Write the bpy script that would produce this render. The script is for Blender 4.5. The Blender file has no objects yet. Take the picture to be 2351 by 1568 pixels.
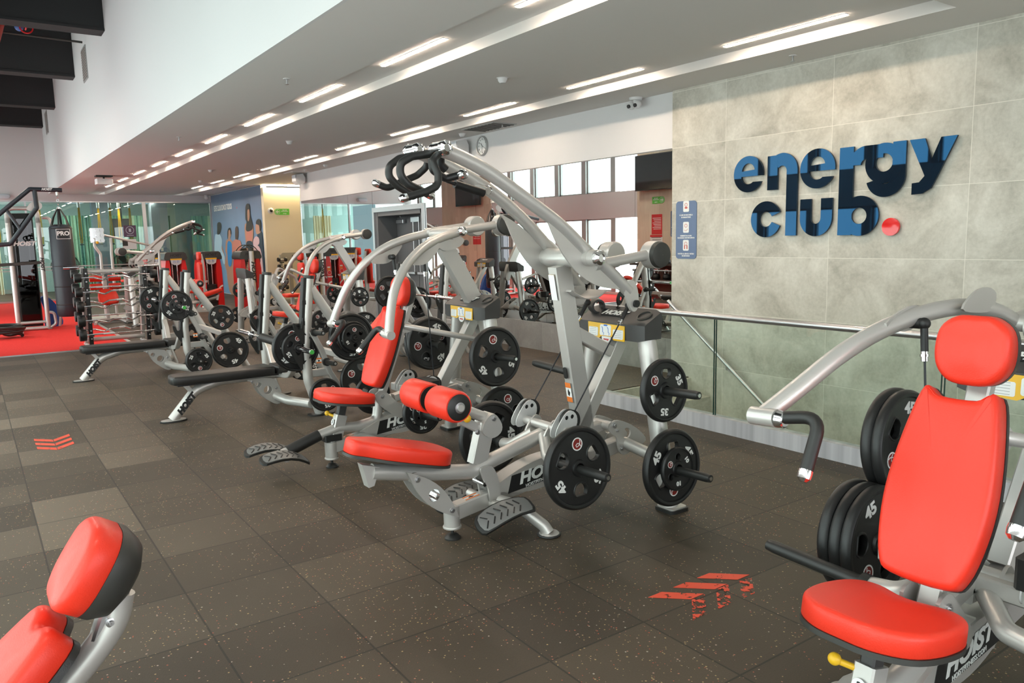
import bpy, bmesh, math, random
from math import pi, sin, cos, radians, sqrt, atan2
from mathutils import Vector, Matrix
from mathutils.geometry import tessellate_polygon
random.seed(7)
SC = bpy.context.scene
COL = SC.collection

# ------------------------------------------------------------------ camera, world, exposure
cam = bpy.data.objects.new('camera', bpy.data.cameras.new('camera'))
COL.objects.link(cam)
cam.data.sensor_fit = 'HORIZONTAL'
cam.data.sensor_width = 36.0
cam.data.lens = 1768.34 / 2351 * 36.0
cam.data.clip_start = 0.05
cam.data.clip_end = 200
cam.matrix_world = Matrix(((0.81678205, 0.09513847, -0.56904811, 0.0),
                           (-0.57653668, 0.09743032, -0.81124151, 0.0),
                           (-0.02173774, 0.99068461, 0.13443016, 1.625),
                           (0, 0, 0, 1)))
SC.camera = cam
W = bpy.data.worlds.new('world'); SC.world = W
W.use_nodes = True
W.node_tree.nodes['Background'].inputs[0].default_value = (0.80, 0.88, 1.0, 1)
W.node_tree.nodes['Background'].inputs[1].default_value = 0.6
SC.view_settings.view_transform = 'Standard'
SC.view_settings.look = 'None'
SC.view_settings.gamma = 1.0
SC.view_settings.exposure = 0.22
SC.view_settings.use_curve_mapping = False
SC.cycles.max_bounces = 7
SC.cycles.diffuse_bounces = 3
SC.cycles.glossy_bounces = 4
SC.cycles.transmission_bounces = 4
SC.cycles.transparent_max_bounces = 8
SC.cycles.caustics_reflective = False
SC.cycles.caustics_refractive = False
SC.cycles.sample_clamp_indirect = 4.0
SC.cycles.use_denoising = True
SC.cycles.use_adaptive_sampling = True
SC.cycles.adaptive_threshold = 0.025
STRIP_POWER = 84.0      # emission of the ceiling strips
SKY_POWER = 4.6         # emission of the daylight behind the windows and the added fill panel at the back

# ------------------------------------------------------------------ materials
def mat(name, col, rough=0.5, metal=0.0, spec=0.5, coat=0.0, bump=None, emit=None):
    m = bpy.data.materials.new(name); m.use_nodes = True
    b = m.node_tree.nodes['Principled BSDF']
    b.inputs['Base Color'].default_value = (*col, 1)
    b.inputs['Roughness'].default_value = rough
    b.inputs['Metallic'].default_value = metal
    b.inputs['Specular IOR Level'].default_value = spec
    b.inputs['Coat Weight'].default_value = coat
    b.inputs['Coat Roughness'].default_value = 0.2
    if emit:
        b.inputs['Emission Color'].default_value = (*emit[0], 1)
        b.inputs['Emission Strength'].default_value = emit[1]
    if bump:
        nt = m.node_tree
        t = nt.nodes.new('ShaderNodeTexNoise'); t.inputs['Scale'].default_value = bump[0]; t.inputs['Detail'].default_value = 4
        c = nt.nodes.new('ShaderNodeTexCoord'); nt.links.new(c.outputs['Object'], t.inputs['Vector'])
        k = nt.nodes.new('ShaderNodeBump'); k.inputs['Strength'].default_value = bump[1]; k.inputs['Distance'].default_value = 0.002
        nt.links.new(t.outputs['Fac'], k.inputs['Height']); nt.links.new(k.outputs['Normal'], b.inputs['Normal'])
    return m
def N(m, typ, **kw):
    n = m.node_tree.nodes.new(typ)
    for k, v in kw.items():
        if k in n.inputs.keys(): n.inputs[k].default_value = v
        else: setattr(n, k, v)
    return n
def L(m, a, b): m.node_tree.links.new(a, b)
def math_(m, op, a, b=None, clamp=False):
    n = m.node_tree.nodes.new('ShaderNodeMath'); n.operation = op; n.use_clamp = clamp
    for i, x in enumerate((a, b)):
        if x is None: continue
        if hasattr(x, 'links'): L(m, x, n.inputs[i])
        else: n.inputs[i].default_value = x
    return n.outputs[0]
def ramp(m, fac, stops):
    r = m.node_tree.nodes.new('ShaderNodeValToRGB'); e = r.color_ramp.elements
    while len(e) < len(stops): e.new(0.5)
    for k, (p, c) in zip(e, stops): k.position = p; k.color = (*c, 1)
    L(m, fac, r.inputs[0]); return r.outputs[0]
def mixc(m, fac, a, b, typ='MIX'):
    n = m.node_tree.nodes.new('ShaderNodeMix'); n.data_type = 'RGBA'; n.blend_type = typ
    if hasattr(fac, 'links'): L(m, fac, n.inputs[0])
    else: n.inputs[0].default_value = fac
    for i, x in ((6, a), (7, b)):
        if hasattr(x, 'links'): L(m, x, n.inputs[i])
        else: n.inputs[i].default_value = (*x, 1)
    return n.outputs[2]

SILVER = mat('silver_paint', (0.60, 0.575, 0.545), 0.36, 0.5, bump=(900, 0.05))
GREYP = mat('grey_paint', (0.42, 0.42, 0.41), 0.45, 0.35)
CHROME = mat('chrome', (0.85, 0.85, 0.86), 0.12, 1.0)
STEEL = mat('brushed_steel', (0.55, 0.55, 0.56), 0.3, 0.95)
RED = mat('red_vinyl', (0.82, 0.040, 0.018), 0.42, 0.0, 0.38, 0.08, bump=(260, 0.25))
REDP = mat('red_plastic', (0.74, 0.02, 0.02), 0.32, 0.0, 0.5, 0.3)
BLACKV = mat('black_vinyl', (0.018, 0.017, 0.016), 0.42, bump=(260, 0.2))
RUBBER = mat('black_rubber', (0.012, 0.012, 0.012), 0.42, bump=(700, 0.08))
GRIP = mat('grip_rubber', (0.016, 0.016, 0.015), 0.45)
PLASTIC = mat('dark_grey_plastic', (0.045, 0.043, 0.042), 0.42, bump=(500, 0.1))
TREAD = mat('tread_grey', (0.20, 0.20, 0.195), 0.4, 0.3)
CAPGREY = mat('charcoal_cap', (0.035, 0.034, 0.03), 0.5)
WHITE = mat('white_print', (0.82, 0.82, 0.80), 0.5)
DKRED = mat('dark_red_print', (0.20, 0.010, 0.006), 0.45)
YELLOW = mat('yellow_plastic', (0.85, 0.48, 0.02), 0.4)
ORANGE = mat('orange_print', (0.80, 0.20, 0.03), 0.5)
BLUEP = mat('blue_print', (0.03, 0.16, 0.55), 0.5)
LGREY = mat('pale_print', (0.60, 0.64, 0.68), 0.5)
GREENC = mat('green_cap', (0.06, 0.42, 0.07), 0.4)
BLACKP = mat('black_print', (0.012, 0.012, 0.012), 0.45)
CABLE = mat('black_cable', (0.008, 0.01, 0.014), 0.45)
WPULLEY = mat('white_plate', (0.74, 0.74, 0.73), 0.35, 0.3)
CEIL = mat('ceiling_paint', (0.74, 0.71, 0.68), 0.85, spec=0.2)
WALLW = mat('white_wall_paint', (0.70, 0.685, 0.68), 0.8, spec=0.2)
CREAM = mat('cream_wall_paint', (0.86, 0.76, 0.56), 0.8, spec=0.2)
DARKBEAM = mat('dark_beam_paint', (0.035, 0.035, 0.036), 0.7, spec=0.2)
DOORG = mat('grey_door_paint', (0.13, 0.135, 0.14), 0.5)
LAMP = mat('lamp_diffuser', (1, 1, 1), 0.5, emit=((1.0, 0.815, 0.65), STRIP_POWER))
COVE = mat('warm_cove_lamp', (1, 1, 1), 0.5, emit=((1.0, 0.80, 0.48), 110.0))
PEND = mat('pendant_diffuser', (1, 1, 1), 0.5, emit=((1.0, 0.90, 0.78), 36.0))
SKYM = mat('daylight', (0, 0, 0), 1.0, emit=((0.93, 0.965, 1.0), SKY_POWER))
SKYM.node_tree.nodes['Principled BSDF'].inputs['Specular IOR Level'].default_value = 0
MIRROR = mat('mirror_silver', (0.88, 0.91, 0.90), 0.0, 1.0)
ACRYL = mat('black_gloss_acrylic', (0.006, 0.006, 0.007), 0.02, 0.0, 0.9, 0.6)
ACRYL.node_tree.nodes['Principled BSDF'].inputs['Coat Roughness'].default_value = 0.01
ACRYL.node_tree.nodes['Principled BSDF'].inputs['Specular Tint'].default_value = (0.10, 0.46, 1, 1)  # blue of the reflected sky is put into the specular tint
ACRYL.node_tree.nodes['Principled BSDF'].inputs['Coat Weight'].default_value = 0.0
ACRYL.node_tree.nodes['Principled BSDF'].inputs['IOR'].default_value = 1.5
REDACR = mat('red_gloss_acrylic', (0.80, 0.02, 0.02), 0.04, 0.0, 0.6)
def glass_mat(name, tint, refl):
    m = bpy.data.materials.new(name); m.use_nodes = True; nt = m.node_tree; nt.nodes.clear()
    o = nt.nodes.new('ShaderNodeOutputMaterial'); mx = nt.nodes.new('ShaderNodeMixShader')
    t = nt.nodes.new('ShaderNodeBsdfTransparent'); t.inputs[0].default_value = (*tint, 1)
    g = nt.nodes.new('ShaderNodeBsdfGlossy'); g.inputs['Roughness'].default_value = 0.0
    f = nt.nodes.new('ShaderNodeLayerWeight'); f.inputs[0].default_value = 0.5
    fac = math_(m, 'ADD', math_(m, 'MULTIPLY', math_(m, 'POWER', f.outputs['Facing'], 4.0), 0.9), refl)
    L(m, fac, mx.inputs[0]); L(m, t.outputs[0], mx.inputs[1]); L(m, g.outputs[0], mx.inputs[2]); L(m, mx.outputs[0], o.inputs[0])
    return m
GLASS = glass_mat('clear_glass', (0.90, 0.96, 0.93), 0.04)
GLASSG = glass_mat('green_tinted_glass', (0.72, 0.84, 0.82), 0.06)
SHIELD = glass_mat('smoked_shield', (0.25, 0.25, 0.26), 0.04)

def floor_mat():
    m = mat('rubber_floor_tiles', (0.03, 0.03, 0.03), 0.55, 0, 0.45)
    b = m.node_tree.nodes['Principled BSDF']
    pos = N(m, 'ShaderNodeNewGeometry').outputs['Position']
    s = N(m, 'ShaderNodeSeparateXYZ'); L(m, pos, s.inputs[0])
    u = math_(m, 'DIVIDE', math_(m, 'SUBTRACT', s.outputs[0], 0.694), 0.5)
    v = math_(m, 'DIVIDE', math_(m, 'SUBTRACT', s.outputs[1], 4.205), 0.5)
    fu, fv = math_(m, 'FLOOR', u), math_(m, 'FLOOR', v)
    c = N(m, 'ShaderNodeCombineXYZ'); L(m, fu, c.inputs[0]); L(m, fv, c.inputs[1])
    wn = N(m, 'ShaderNodeTexWhiteNoise'); wn.noise_dimensions = '3D'; L(m, c.outputs[0], wn.inputs['Vector'])
    tile = wn.outputs['Value']
    def edge(w, f):
        d = math_(m, 'SUBTRACT', w, f)
        return math_(m, 'MINIMUM', d, math_(m, 'SUBTRACT', 1.0, d))
    e = math_(m, 'MINIMUM', edge(u, fu), edge(v, fv))
    line = math_(m, 'LESS_THAN', e, 0.0085)
    n1 = N(m, 'ShaderNodeTexNoise', Scale=1.3, Detail=5.0); L(m, pos, n1.inputs['Vector'])
    n2 = N(m, 'ShaderNodeTexNoise', Scale=160.0, Detail=3.0); L(m, pos, n2.inputs['Vector'])
    # worn tiles, with window glare painted into the colour, on the walkway that runs past the machines (x below about 0.7 m)
    wear_glare = N(m, 'ShaderNodeMapRange'); L(m, s.outputs[0], wear_glare.inputs[0])
    wear_glare.inputs[1].default_value = 1.3; wear_glare.inputs[2].default_value = 0.0; wear_glare.inputs[3].default_value = 0.0; wear_glare.inputs[4].default_value = 1.0
    worn = math_(m, 'MULTIPLY', wear_glare.outputs[0], math_(m, 'MULTIPLY', tile, tile))
    val = math_(m, 'ADD', math_(m, 'MULTIPLY', tile, 0.35), math_(m, 'MULTIPLY', n1.outputs['Fac'], 0.55))
    val = math_(m, 'ADD', val, math_(m, 'MULTIPLY', n2.outputs['Fac'], 0.35))
    base = ramp(m, val, [(0.25, (0.030, 0.0225, 0.0145)), (0.95, (0.090, 0.067, 0.044))])
    base = mixc(m, math_(m, 'MULTIPLY', worn, 0.9), base, (0.21, 0.17, 0.125))
    vo = N(m, 'ShaderNodeTexVoronoi', Scale=100.0); L(m, pos, vo.inputs['Vector'])
    sc = N(m, 'ShaderNodeSeparateColor'); L(m, vo.outputs['Color'], sc.inputs[0])
    n3 = N(m, 'ShaderNodeTexNoise', Scale=1.7, Detail=3.0); L(m, pos, n3.inputs['Vector'])
    dens = math_(m, 'MULTIPLY', math_(m, 'SUBTRACT', n3.outputs['Fac'], 0.28), 0.8)
    dens = math_(m, 'ADD', dens, math_(m, 'MULTIPLY', math_(m, 'SUBTRACT', tile, 0.5), 0.10))
    on = math_(m, 'GREATER_THAN', dens, sc.outputs[0])
    on = math_(m, 'MULTIPLY', on, math_(m, 'LESS_THAN', vo.outputs['Distance'], math_(m, 'MULTIPLY', sc.outputs[1], 0.42)))
    spk = ramp(m, sc.outputs[2], [(0.0, (0.40, 0.27, 0.13)), (0.45, (0.50, 0.36, 0.18)), (0.62, (0.48, 0.12, 0.05)), (0.85, (0.42, 0.08, 0.04)), (1.0, (0.45, 0.42, 0.36))])
    col = mixc(m, on, base, spk)
    col = mixc(m, math_(m, 'MULTIPLY', line, 0.75), col, (0.008, 0.007, 0.006))
    L(m, col, b.inputs['Base Color'])
    bp = N(m, 'ShaderNodeBump'); bp.inputs['Strength'].default_value = 0.25; bp.inputs['Distance'].default_value = 0.003
    L(m, math_(m, 'SUBTRACT', n2.outputs['Fac'], line), bp.inputs['Height']); L(m, bp.outputs[0], b.inputs['Normal'])
    return m
FLOORM = floor_mat()
def turf_mat():
    m = mat('red_turf', (0.70, 0.035, 0.03), 0.85, 0, 0.15)
    b = m.node_tree.nodes['Principled BSDF']
    pos = N(m, 'ShaderNodeNewGeometry').outputs['Position']
    n = N(m, 'ShaderNodeTexNoise', Scale=120.0, Detail=4.0); L(m, pos, n.inputs['Vector'])
    L(m, ramp(m, n.outputs['Fac'], [(0.3, (0.70, 0.024, 0.02)), (0.7, (0.92, 0.055, 0.045))]), b.inputs['Base Color'])
    return m
TURF = turf_mat()
def stone_mat(name, ca, cb, cc, y0, dy, z0, dz, joint, rough=0.42):
    m = mat(name, ca, rough, 0, 0.4)
    b = m.node_tree.nodes['Principled BSDF']
    pos = N(m, 'ShaderNodeNewGeometry').outputs['Position']
    s = N(m, 'ShaderNodeSeparateXYZ'); L(m, pos, s.inputs[0])
    u = math_(m, 'DIVIDE', math_(m, 'SUBTRACT', s.outputs[1], y0), dy)
    v = math_(m, 'DIVIDE', math_(m, 'SUBTRACT', s.outputs[2], z0), dz)
    def edge(w, d):
        f = math_(m, 'FRACT', w)
        return math_(m, 'MULTIPLY', math_(m, 'MINIMUM', f, math_(m, 'SUBTRACT', 1.0, f)), d)
    e = math_(m, 'MINIMUM', edge(u, dy), edge(v, dz))
    line = math_(m, 'LESS_THAN', e, 0.0022)
    c = N(m, 'ShaderNodeCombineXYZ'); L(m, math_(m, 'FLOOR', u), c.inputs[0]); L(m, math_(m, 'FLOOR', v), c.inputs[1])
    wn = N(m, 'ShaderNodeTexWhiteNoise'); L(m, c.outputs[0], wn.inputs['Vector'])
    ad = N(m, 'ShaderNodeVectorMath'); ad.operation = 'MULTIPLY_ADD'
    L(m, wn.outputs['Color'], ad.inputs[0]); ad.inputs[1].default_value = (9, 9, 9); L(m, pos, ad.inputs[2])
    n1 = N(m, 'ShaderNodeTexNoise', Scale=2.2, Detail=9.0, Roughness=0.62, Distortion=0.6); L(m, ad.outputs[0], n1.inputs['Vector'])
    n2 = N(m, 'ShaderNodeTexNoise', Scale=38.0, Detail=6.0); L(m, pos, n2.inputs['Vector'])
    f = math_(m, 'ADD', math_(m, 'MULTIPLY', n1.outputs['Fac'], 0.8), math_(m, 'MULTIPLY', n2.outputs['Fac'], 0.2))
    col = ramp(m, f, [(0.32, ca), (0.5, cb), (0.68, cc)])
    L(m, mixc(m, line, col, joint), b.inputs['Base Color'])
    bp = N(m, 'ShaderNodeBump'); bp.inputs['Strength'].default_value = 0.12; bp.inputs['Distance'].default_value = 0.004
    L(m, n1.outputs['Fac'], bp.inputs['Height']); L(m, bp.outputs[0], b.inputs['Normal'])
    return m
STONE = stone_mat('grey_stone_tiles', (0.37, 0.345, 0.285), (0.56, 0.53, 0.455), (0.72, 0.69, 0.61), 5.459, 1.222, 2.572, 0.604, (0.78, 0.74, 0.66))
SKIRTS = stone_mat('brown_grey_skirting_tiles', (0.22, 0.20, 0.19), (0.28, 0.26, 0.245), (0.34, 0.32, 0.30), 8.70, 1.2, 0.40, 0.6, (0.40, 0.37, 0.34), 0.35)
def wood_mat():
    m = mat('pale_oak_planks', (0.5, 0.38, 0.26), 0.5)
    b = m.node_tree.nodes['Principled BSDF']
    pos = N(m, 'ShaderNodeNewGeometry').outputs['Position']
    mp = N(m, 'ShaderNodeMapping'); mp.inputs['Scale'].default_value = (1, 5.5, 0.55); L(m, pos, mp.inputs[0])
    br = N(m, 'ShaderNodeTexVoronoi'); br.inputs['Scale'].default_value = 1.0
    s = N(m, 'ShaderNodeSeparateXYZ'); L(m, pos, s.inputs[0])
    c = N(m, 'ShaderNodeCombineXYZ')
    k = math_(m, 'FLOOR', math_(m, 'MULTIPLY', s.outputs[1], 6.0))
    L(m, k, c.inputs[0]); L(m, math_(m, 'FLOOR', math_(m, 'ADD', math_(m, 'MULTIPLY', s.outputs[2], 1.2), math_(m, 'MULTIPLY', k, 0.37))), c.inputs[1])
    wn = N(m, 'ShaderNodeTexWhiteNoise'); L(m, c.outputs[0], wn.inputs['Vector'])
    n = N(m, 'ShaderNodeTexNoise', Scale=6.0, Detail=6.0); L(m, mp.outputs[0], n.inputs['Vector'])
    f = math_(m, 'ADD', math_(m, 'MULTIPLY', wn.outputs['Value'], 0.5), math_(m, 'MULTIPLY', n.outputs['Fac'], 0.5))
    L(m, ramp(m, f, [(0.2, (0.60, 0.48, 0.35)), (0.8, (0.76, 0.65, 0.50))]), b.inputs['Base Color'])
    return m
WOOD = wood_mat()
def worn_print(name, col, amount):
    m = mat(name, col, 0.55)
    nt = m.node_tree; b = nt.nodes['Principled BSDF']; o = nt.nodes['Material Output']
    pos = N(m, 'ShaderNodeNewGeometry').outputs['Position']
    n = N(m, 'ShaderNodeTexNoise', Scale=26.0, Detail=5.0, Roughness=0.7); L(m, pos, n.inputs['Vector'])
    t = nt.nodes.new('ShaderNodeBsdfTransparent'); mx = nt.nodes.new('ShaderNodeMixShader')
    L(m, math_(m, 'LESS_THAN', n.outputs['Fac'], amount), mx.inputs[0]); L(m, b.outputs[0], mx.inputs[1]); L(m, t.outputs[0], mx.inputs[2]); L(m, mx.outputs[0], o.inputs[0])
    return m
ARROWR = worn_print('worn_red_floor_print', (0.78, 0.085, 0.04), 0.40)
ARROWW = worn_print('very_worn_red_floor_print', (0.78, 0.085, 0.04), 0.53)
def stripes_mat(name, a, b_, c_, freq):
    m = mat(name, a, 0.6)
    b = m.node_tree.nodes['Principled BSDF']
    pos = N(m, 'ShaderNodeNewGeometry').outputs['Position']
    mp = N(m, 'ShaderNodeMapping'); mp.inputs['Scale'].default_value = (freq, freq, 0.25); L(m, pos, mp.inputs[0])
    n = N(m, 'ShaderNodeTexNoise', Scale=1.0, Detail=4.0); L(m, mp.outputs[0], n.inputs['Vector'])
    L(m, ramp(m, n.outputs['Fac'], [(0.3, a), (0.5, b_), (0.68, c_)]), b.inputs['Base Color'])
    return m
CURTAIN = stripes_mat('green_teal_striped_fabric', (0.05, 0.20, 0.20), (0.22, 0.45, 0.34), (0.55, 0.68, 0.48), 9.0)

# ------------------------------------------------------------------ mesh builder
def V3(p): return Vector(p)
def fillet(path, rad, seg=6):
    P = [V3(p) for p in path]; out = [P[0]]
    for i in range(1, len(P) - 1):
        a, b, c = P[i - 1], P[i], P[i + 1]
        u, v = (a - b), (c - b); lu, lv = u.length, v.length; u.normalize(); v.normalize()
        ang = u.angle(v)
        if ang > pi - 0.02: out.append(b); continue
        d = min(rad / math.tan(ang / 2), lu * 0.48, lv * 0.48)
        s, e = b + u * d, b + v * d
        for k in range(seg + 1):
            t = k / seg
            out.append(s * (1 - t) ** 2 + b * 2 * t * (1 - t) + e * t * t)
    out.append(P[-1]); return out
def spline(path, n=5):
    P = [V3(p) for p in path]; P = [P[0] * 2 - P[1]] + P + [P[-1] * 2 - P[-2]]; out = []
    for i in range(1, len(P) - 2):
        p0, p1, p2, p3 = P[i - 1:i + 3]
        for k in range(n):
            t = k / n
            out.append(0.5 * ((2 * p1) + (p2 - p0) * t + (2 * p0 - 5 * p1 + 4 * p2 - p3) * t * t + (3 * p1 - p0 - 3 * p2 + p3) * t ** 3))
    out.append(P[-2]); return out
class MB:
    def __init__(s): s.v = []; s.f = []
    def add(s, verts, faces):
        o = len(s.v); s.v += [tuple(p) for p in verts]; s.f += [tuple(i + o for i in f) for f in faces]; return s
    def sweep(s, path, prof, side=None, caps=True, scale=None):
        """prof: list of (a,b) offsets in the frame (side, up')"""
        P = [V3(p) for p in path]; P = [p for i, p in enumerate(P) if i == 0 or (p - P[i - 1]).length > 1e-6]
        n = len(P); T = []
        for i in range(n):
            t = (P[min(i + 1, n - 1)] - P[max(i - 1, 0)]); t.normalize(); T.append(t)
        ref = V3(side) if side else (V3((0, 0, 1)).cross(T[0]) if abs(T[0].z) < 0.95 else V3((0, 1, 0)))
        rings = []; a = None
        for i in range(n):
            r = ref if (a is None or side) else a
            a = r - T[i] * r.dot(T[i]); a.normalize(); b = T[i].cross(a)
            k = scale[i] if scale else 1.0
            rings.append([P[i] + a * (x * k) + b * (y * k) for x, y in prof])
        m = len(prof); verts = [p for r in rings for p in r]; faces = []
        for i in range(n - 1):
            for j in range(m):
                faces.append((i * m + j, i * m + (j + 1) % m, (i + 1) * m + (j + 1) % m, (i + 1) * m + j))
        if caps: faces += [tuple(range(m - 1, -1, -1)), tuple((n - 1) * m + j for j in range(m))]
        return s.add(verts, faces)
    def tube(s, path, r, n=14, caps=True, scale=None):
        return s.sweep(path, [(r * cos(2 * pi * k / n), r * sin(2 * pi * k / n)) for k in range(n)], None, caps, scale)
    def cyl(s, a, b, r, n=20, r2=None):
        return s.tube([a, b], r, n, True, [1.0, (r2 / r if r2 else 1.0)])
    def beam(s, path, w, h, side=(0, 1, 0), c=0.006, scale=None):
        x, y = w / 2, h / 2
        return s.sweep(path, [(x - c, -y), (x, -y + c), (x, y - c), (x - c, y), (-x + c, y), (-x, y - c), (-x, -y + c), (-x + c, -y)], side, True, scale)
    def box(s, lo, hi, c=0.0):
        (x0, y0, z0), (x1, y1, z1) = lo, hi
        if c > 0:
            return s.beam([((x0 + x1) / 2, (y0 + y1) / 2, z0), ((x0 + x1) / 2, (y0 + y1) / 2, z1)], x1 - x0, y1 - y0, (1, 0, 0), c)
        v = [(x0, y0, z0), (x1, y0, z0), (x1, y1, z0), (x0, y1, z0), (x0, y0, z1), (x1, y0, z1), (x1, y1, z1), (x0, y1, z1)]
        return s.add(v, [(3, 2, 1, 0), (4, 5, 6, 7), (0, 1, 5, 4), (1, 2, 6, 5), (2, 3, 7, 6), (3, 0, 4, 7)])
    def lathe(s, prof, o, ax, n=32, closed=False):
        """prof: (r, h) along axis"""
        o, ax = V3(o), V3(ax).normalized(); a = ax.orthogonal().normalized(); b = ax.cross(a)
        verts = []
        for r, h in prof:
            for k in range(n):
                t = 2 * pi * k / n; verts.append(o + ax * h + (a * cos(t) + b * sin(t)) * r)
        m = len(prof); faces = []
        for i in range(m - 1 if not closed else m):
            j = (i + 1) % m
            for k in range(n): faces.append((i * n + k, i * n + (k + 1) % n, j * n + (k + 1) % n, j * n + k))
        if not closed and not (m == 2 and abs(prof[0][1] - prof[1][1]) < 1e-9):
            if prof[0][0] > 0.0011: faces.append(tuple(range(n - 1, -1, -1)))
            if prof[-1][0] > 0.0011: faces.append(tuple((m - 1) * n + k for k in range(n)))
        return s.add(verts, faces)
    def ball(s, c, r, n=12, sq=1.0):
        pr = [(max(r * sin(pi * k / n), 1e-6), -r * sq * cos(pi * k / n)) for k in range(n + 1)]
        return s.lathe(pr, c, (0, 0, 1), n * 2)
    def prism(s, poly, t, o=(0, 0, 0), u=(1, 0, 0), v=(0, 0, 1), holes=(), t0=None):
        """extrude a 2D polygon (with holes) along u x v: from -t/2 to t/2 (or t0..t0+t)"""
        o, u, v = V3(o), V3(u).normalized(), V3(v).normalized(); w = u.cross(v)
        lo = -t / 2 if t0 is None else t0
        loops = [list(poly)] + [list(h) for h in holes]
        def area(p): return sum(p[i][0] * p[(i + 1) % len(p)][1] - p[(i + 1) % len(p)][0] * p[i][1] for i in range(len(p)))
        if area(loops[0]) < 0: loops[0].reverse()
        for h in loops[1:]:
            if area(h) > 0: h.reverse()
        flat = [p for l in loops for p in l]; m = len(flat)
        verts = [o + u * x + v * y + w * lo for x, y in flat] + [o + u * x + v * y + w * (lo + t) for x, y in flat]
        faces = []
        if holes:
            tri = tessellate_polygon([[Vector((x, y, 0)) for x, y in l] for l in loops])
            for a, b, c in tri:
                A, B, C = flat[a], flat[b], flat[c]
                if (B[0] - A[0]) * (C[1] - A[1]) - (C[0] - A[0]) * (B[1] - A[1]) < 0: b, c = c, b
                faces += [(m + a, m + b, m + c), (c, b, a)]
        else:
            faces += [tuple(range(m - 1, -1, -1)), tuple(range(m, 2 * m))]
        i0 = 0
        for l in loops:
            k = len(l)
            for i in range(k):
                a, b = i0 + i, i0 + (i + 1) % k
                faces.append((a, b, m + b, m + a))
            i0 += k
        return s.add(verts, faces)
    def pad(s, poly, T, o, u, v, rr=0.02, dome=0.012, base=0.0):
        """upholstered cushion: outline poly in (u, v), rising T along u x v with rolled edges"""
        o, u, v = V3(o), V3(u).normalized(), V3(v).normalized(); w = u.cross(v)
        P = list(poly); n = len(P)
        A = sum(P[i][0] * P[(i + 1) % n][1] - P[(i + 1) % n][0] * P[i][1] for i in range(n))
        if A < 0: P.reverse()
        nr = []
        for i in range(n):
            a, b = Vector(P[i - 1]), Vector(P[(i + 1) % n]); d = (b - a).normalized(); nr.append(Vector((-d.y, d.x)))
        cx = sum(p[0] for p in P) / n; cy = sum(p[1] for p in P) / n
        rings = [(0.004, base), (0.0, base + 0.004), (0.0, T - rr)]
        for k in range(1, 6):
            t = k / 5 * pi / 2; rings.append((rr * (1 - cos(t)), T - rr + rr * sin(t)))
        verts = []
        for ins, h in rings:
            for p, q in zip(P, nr): verts.append(o + u * (p[0] + q.x * ins) + v * (p[1] + q.y * ins) + w * h)
        last = [(p[0] + q.x * rr, p[1] + q.y * rr) for p, q in zip(P, nr)]
        for k in (0.72, 0.4):
            for x, y in last: verts.append(o + u * (cx + (x - cx) * k) + v * (cy + (y - cy) * k) + w * (T + dome * (1 - k * k)))
        verts.append(o + u * cx + v * cy + w * (T + dome))
        R = len(rings) + 2; faces = []
        for i in range(R - 1):
            for j in range(n): faces.append((i * n + j, i * n + (j + 1) % n, (i + 1) * n + (j + 1) % n, (i + 1) * n + j))
        for j in range(n): faces.append(((R - 1) * n + j, (R - 1) * n + (j + 1) % n, R * n))
        faces.append(tuple(range(n - 1, -1, -1)))
        return s.add(verts, faces)
    def text(s, body, size, o, u, v, bold=0.0, shear=0.0, ext=0.0008, align='CENTER', sx=1.0):
        cu = bpy.data.curves.new('t', 'FONT'); cu.body = body; cu.size = size; cu.offset = bold; cu.shear = shear
        cu.extrude = ext; cu.align_x = align; cu.align_y = 'CENTER'; cu.resolution_u = 3
        ob = bpy.data.objects.new('t', cu); COL.objects.link(ob)
        dg = bpy.context.evaluated_depsgraph_get(); me = bpy.data.meshes.new_from_object(ob.evaluated_get(dg))
        o, u, v = V3(o), V3(u).normalized(), V3(v).normalized(); w = u.cross(v)
        s.add([o + u * (p.co.x * sx) + v * p.co.y + w * p.co.z for p in me.vertices], [tuple(f.vertices) for f in me.polygons])
        bpy.data.objects.remove(ob); bpy.data.curves.remove(cu); bpy.data.meshes.remove(me); return s
    def make(s, name, m, parent=None, label=None, smooth=38):
        me = bpy.data.meshes.new(name); me.from_pydata(s.v, [], s.f)
        bm = bmesh.new(); bm.from_mesh(me); bmesh.ops.recalc_face_normals(bm, faces=bm.faces); bm.to_mesh(me); bm.free()
        me.materials.append(m)
        if smooth:
            me.shade_smooth(); me.set_sharp_from_angle(angle=radians(smooth))
        o = bpy.data.objects.new(name, me); COL.objects.link(o)
        if parent: o.parent = parent
        if label: o['label'] = label
        return o
def circ(r, n=24, c=(0, 0), a0=0.0): return [(c[0] + r * cos(a0 + 2 * pi * k / n), c[1] + r * sin(a0 + 2 * pi * k / n)) for k in range(n)]
def rrect(w, h, r, c=(0, 0), n=5):
    out = []
    for sx, sy, a in ((1, 1, 0), (-1, 1, pi / 2), (-1, -1, pi), (1, -1, 1.5 * pi)):
        for k in range(n + 1):
            t = a + pi / 2 * k / n; out.append((c[0] + sx * (w / 2 - r) + r * cos(t), c[1] + sy * (h / 2 - r) + r * sin(t)))
    return out
def smooth2(pts, n=4):
    P = [Vector((*p, 0)) for p in pts]; m = len(P); out = []
    for i in range(m):
        p0, p1, p2, p3 = P[i - 1], P[i], P[(i + 1) % m], P[(i + 2) % m]
        for k in range(n):
            t = k / n; q = 0.5 * ((2 * p1) + (p2 - p0) * t + (2 * p0 - 5 * p1 + 4 * p2 - p3) * t * t + (3 * p1 - p0 - 3 * p2 + p3) * t ** 3)
            out.append((q.x, q.y))
    return out
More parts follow.
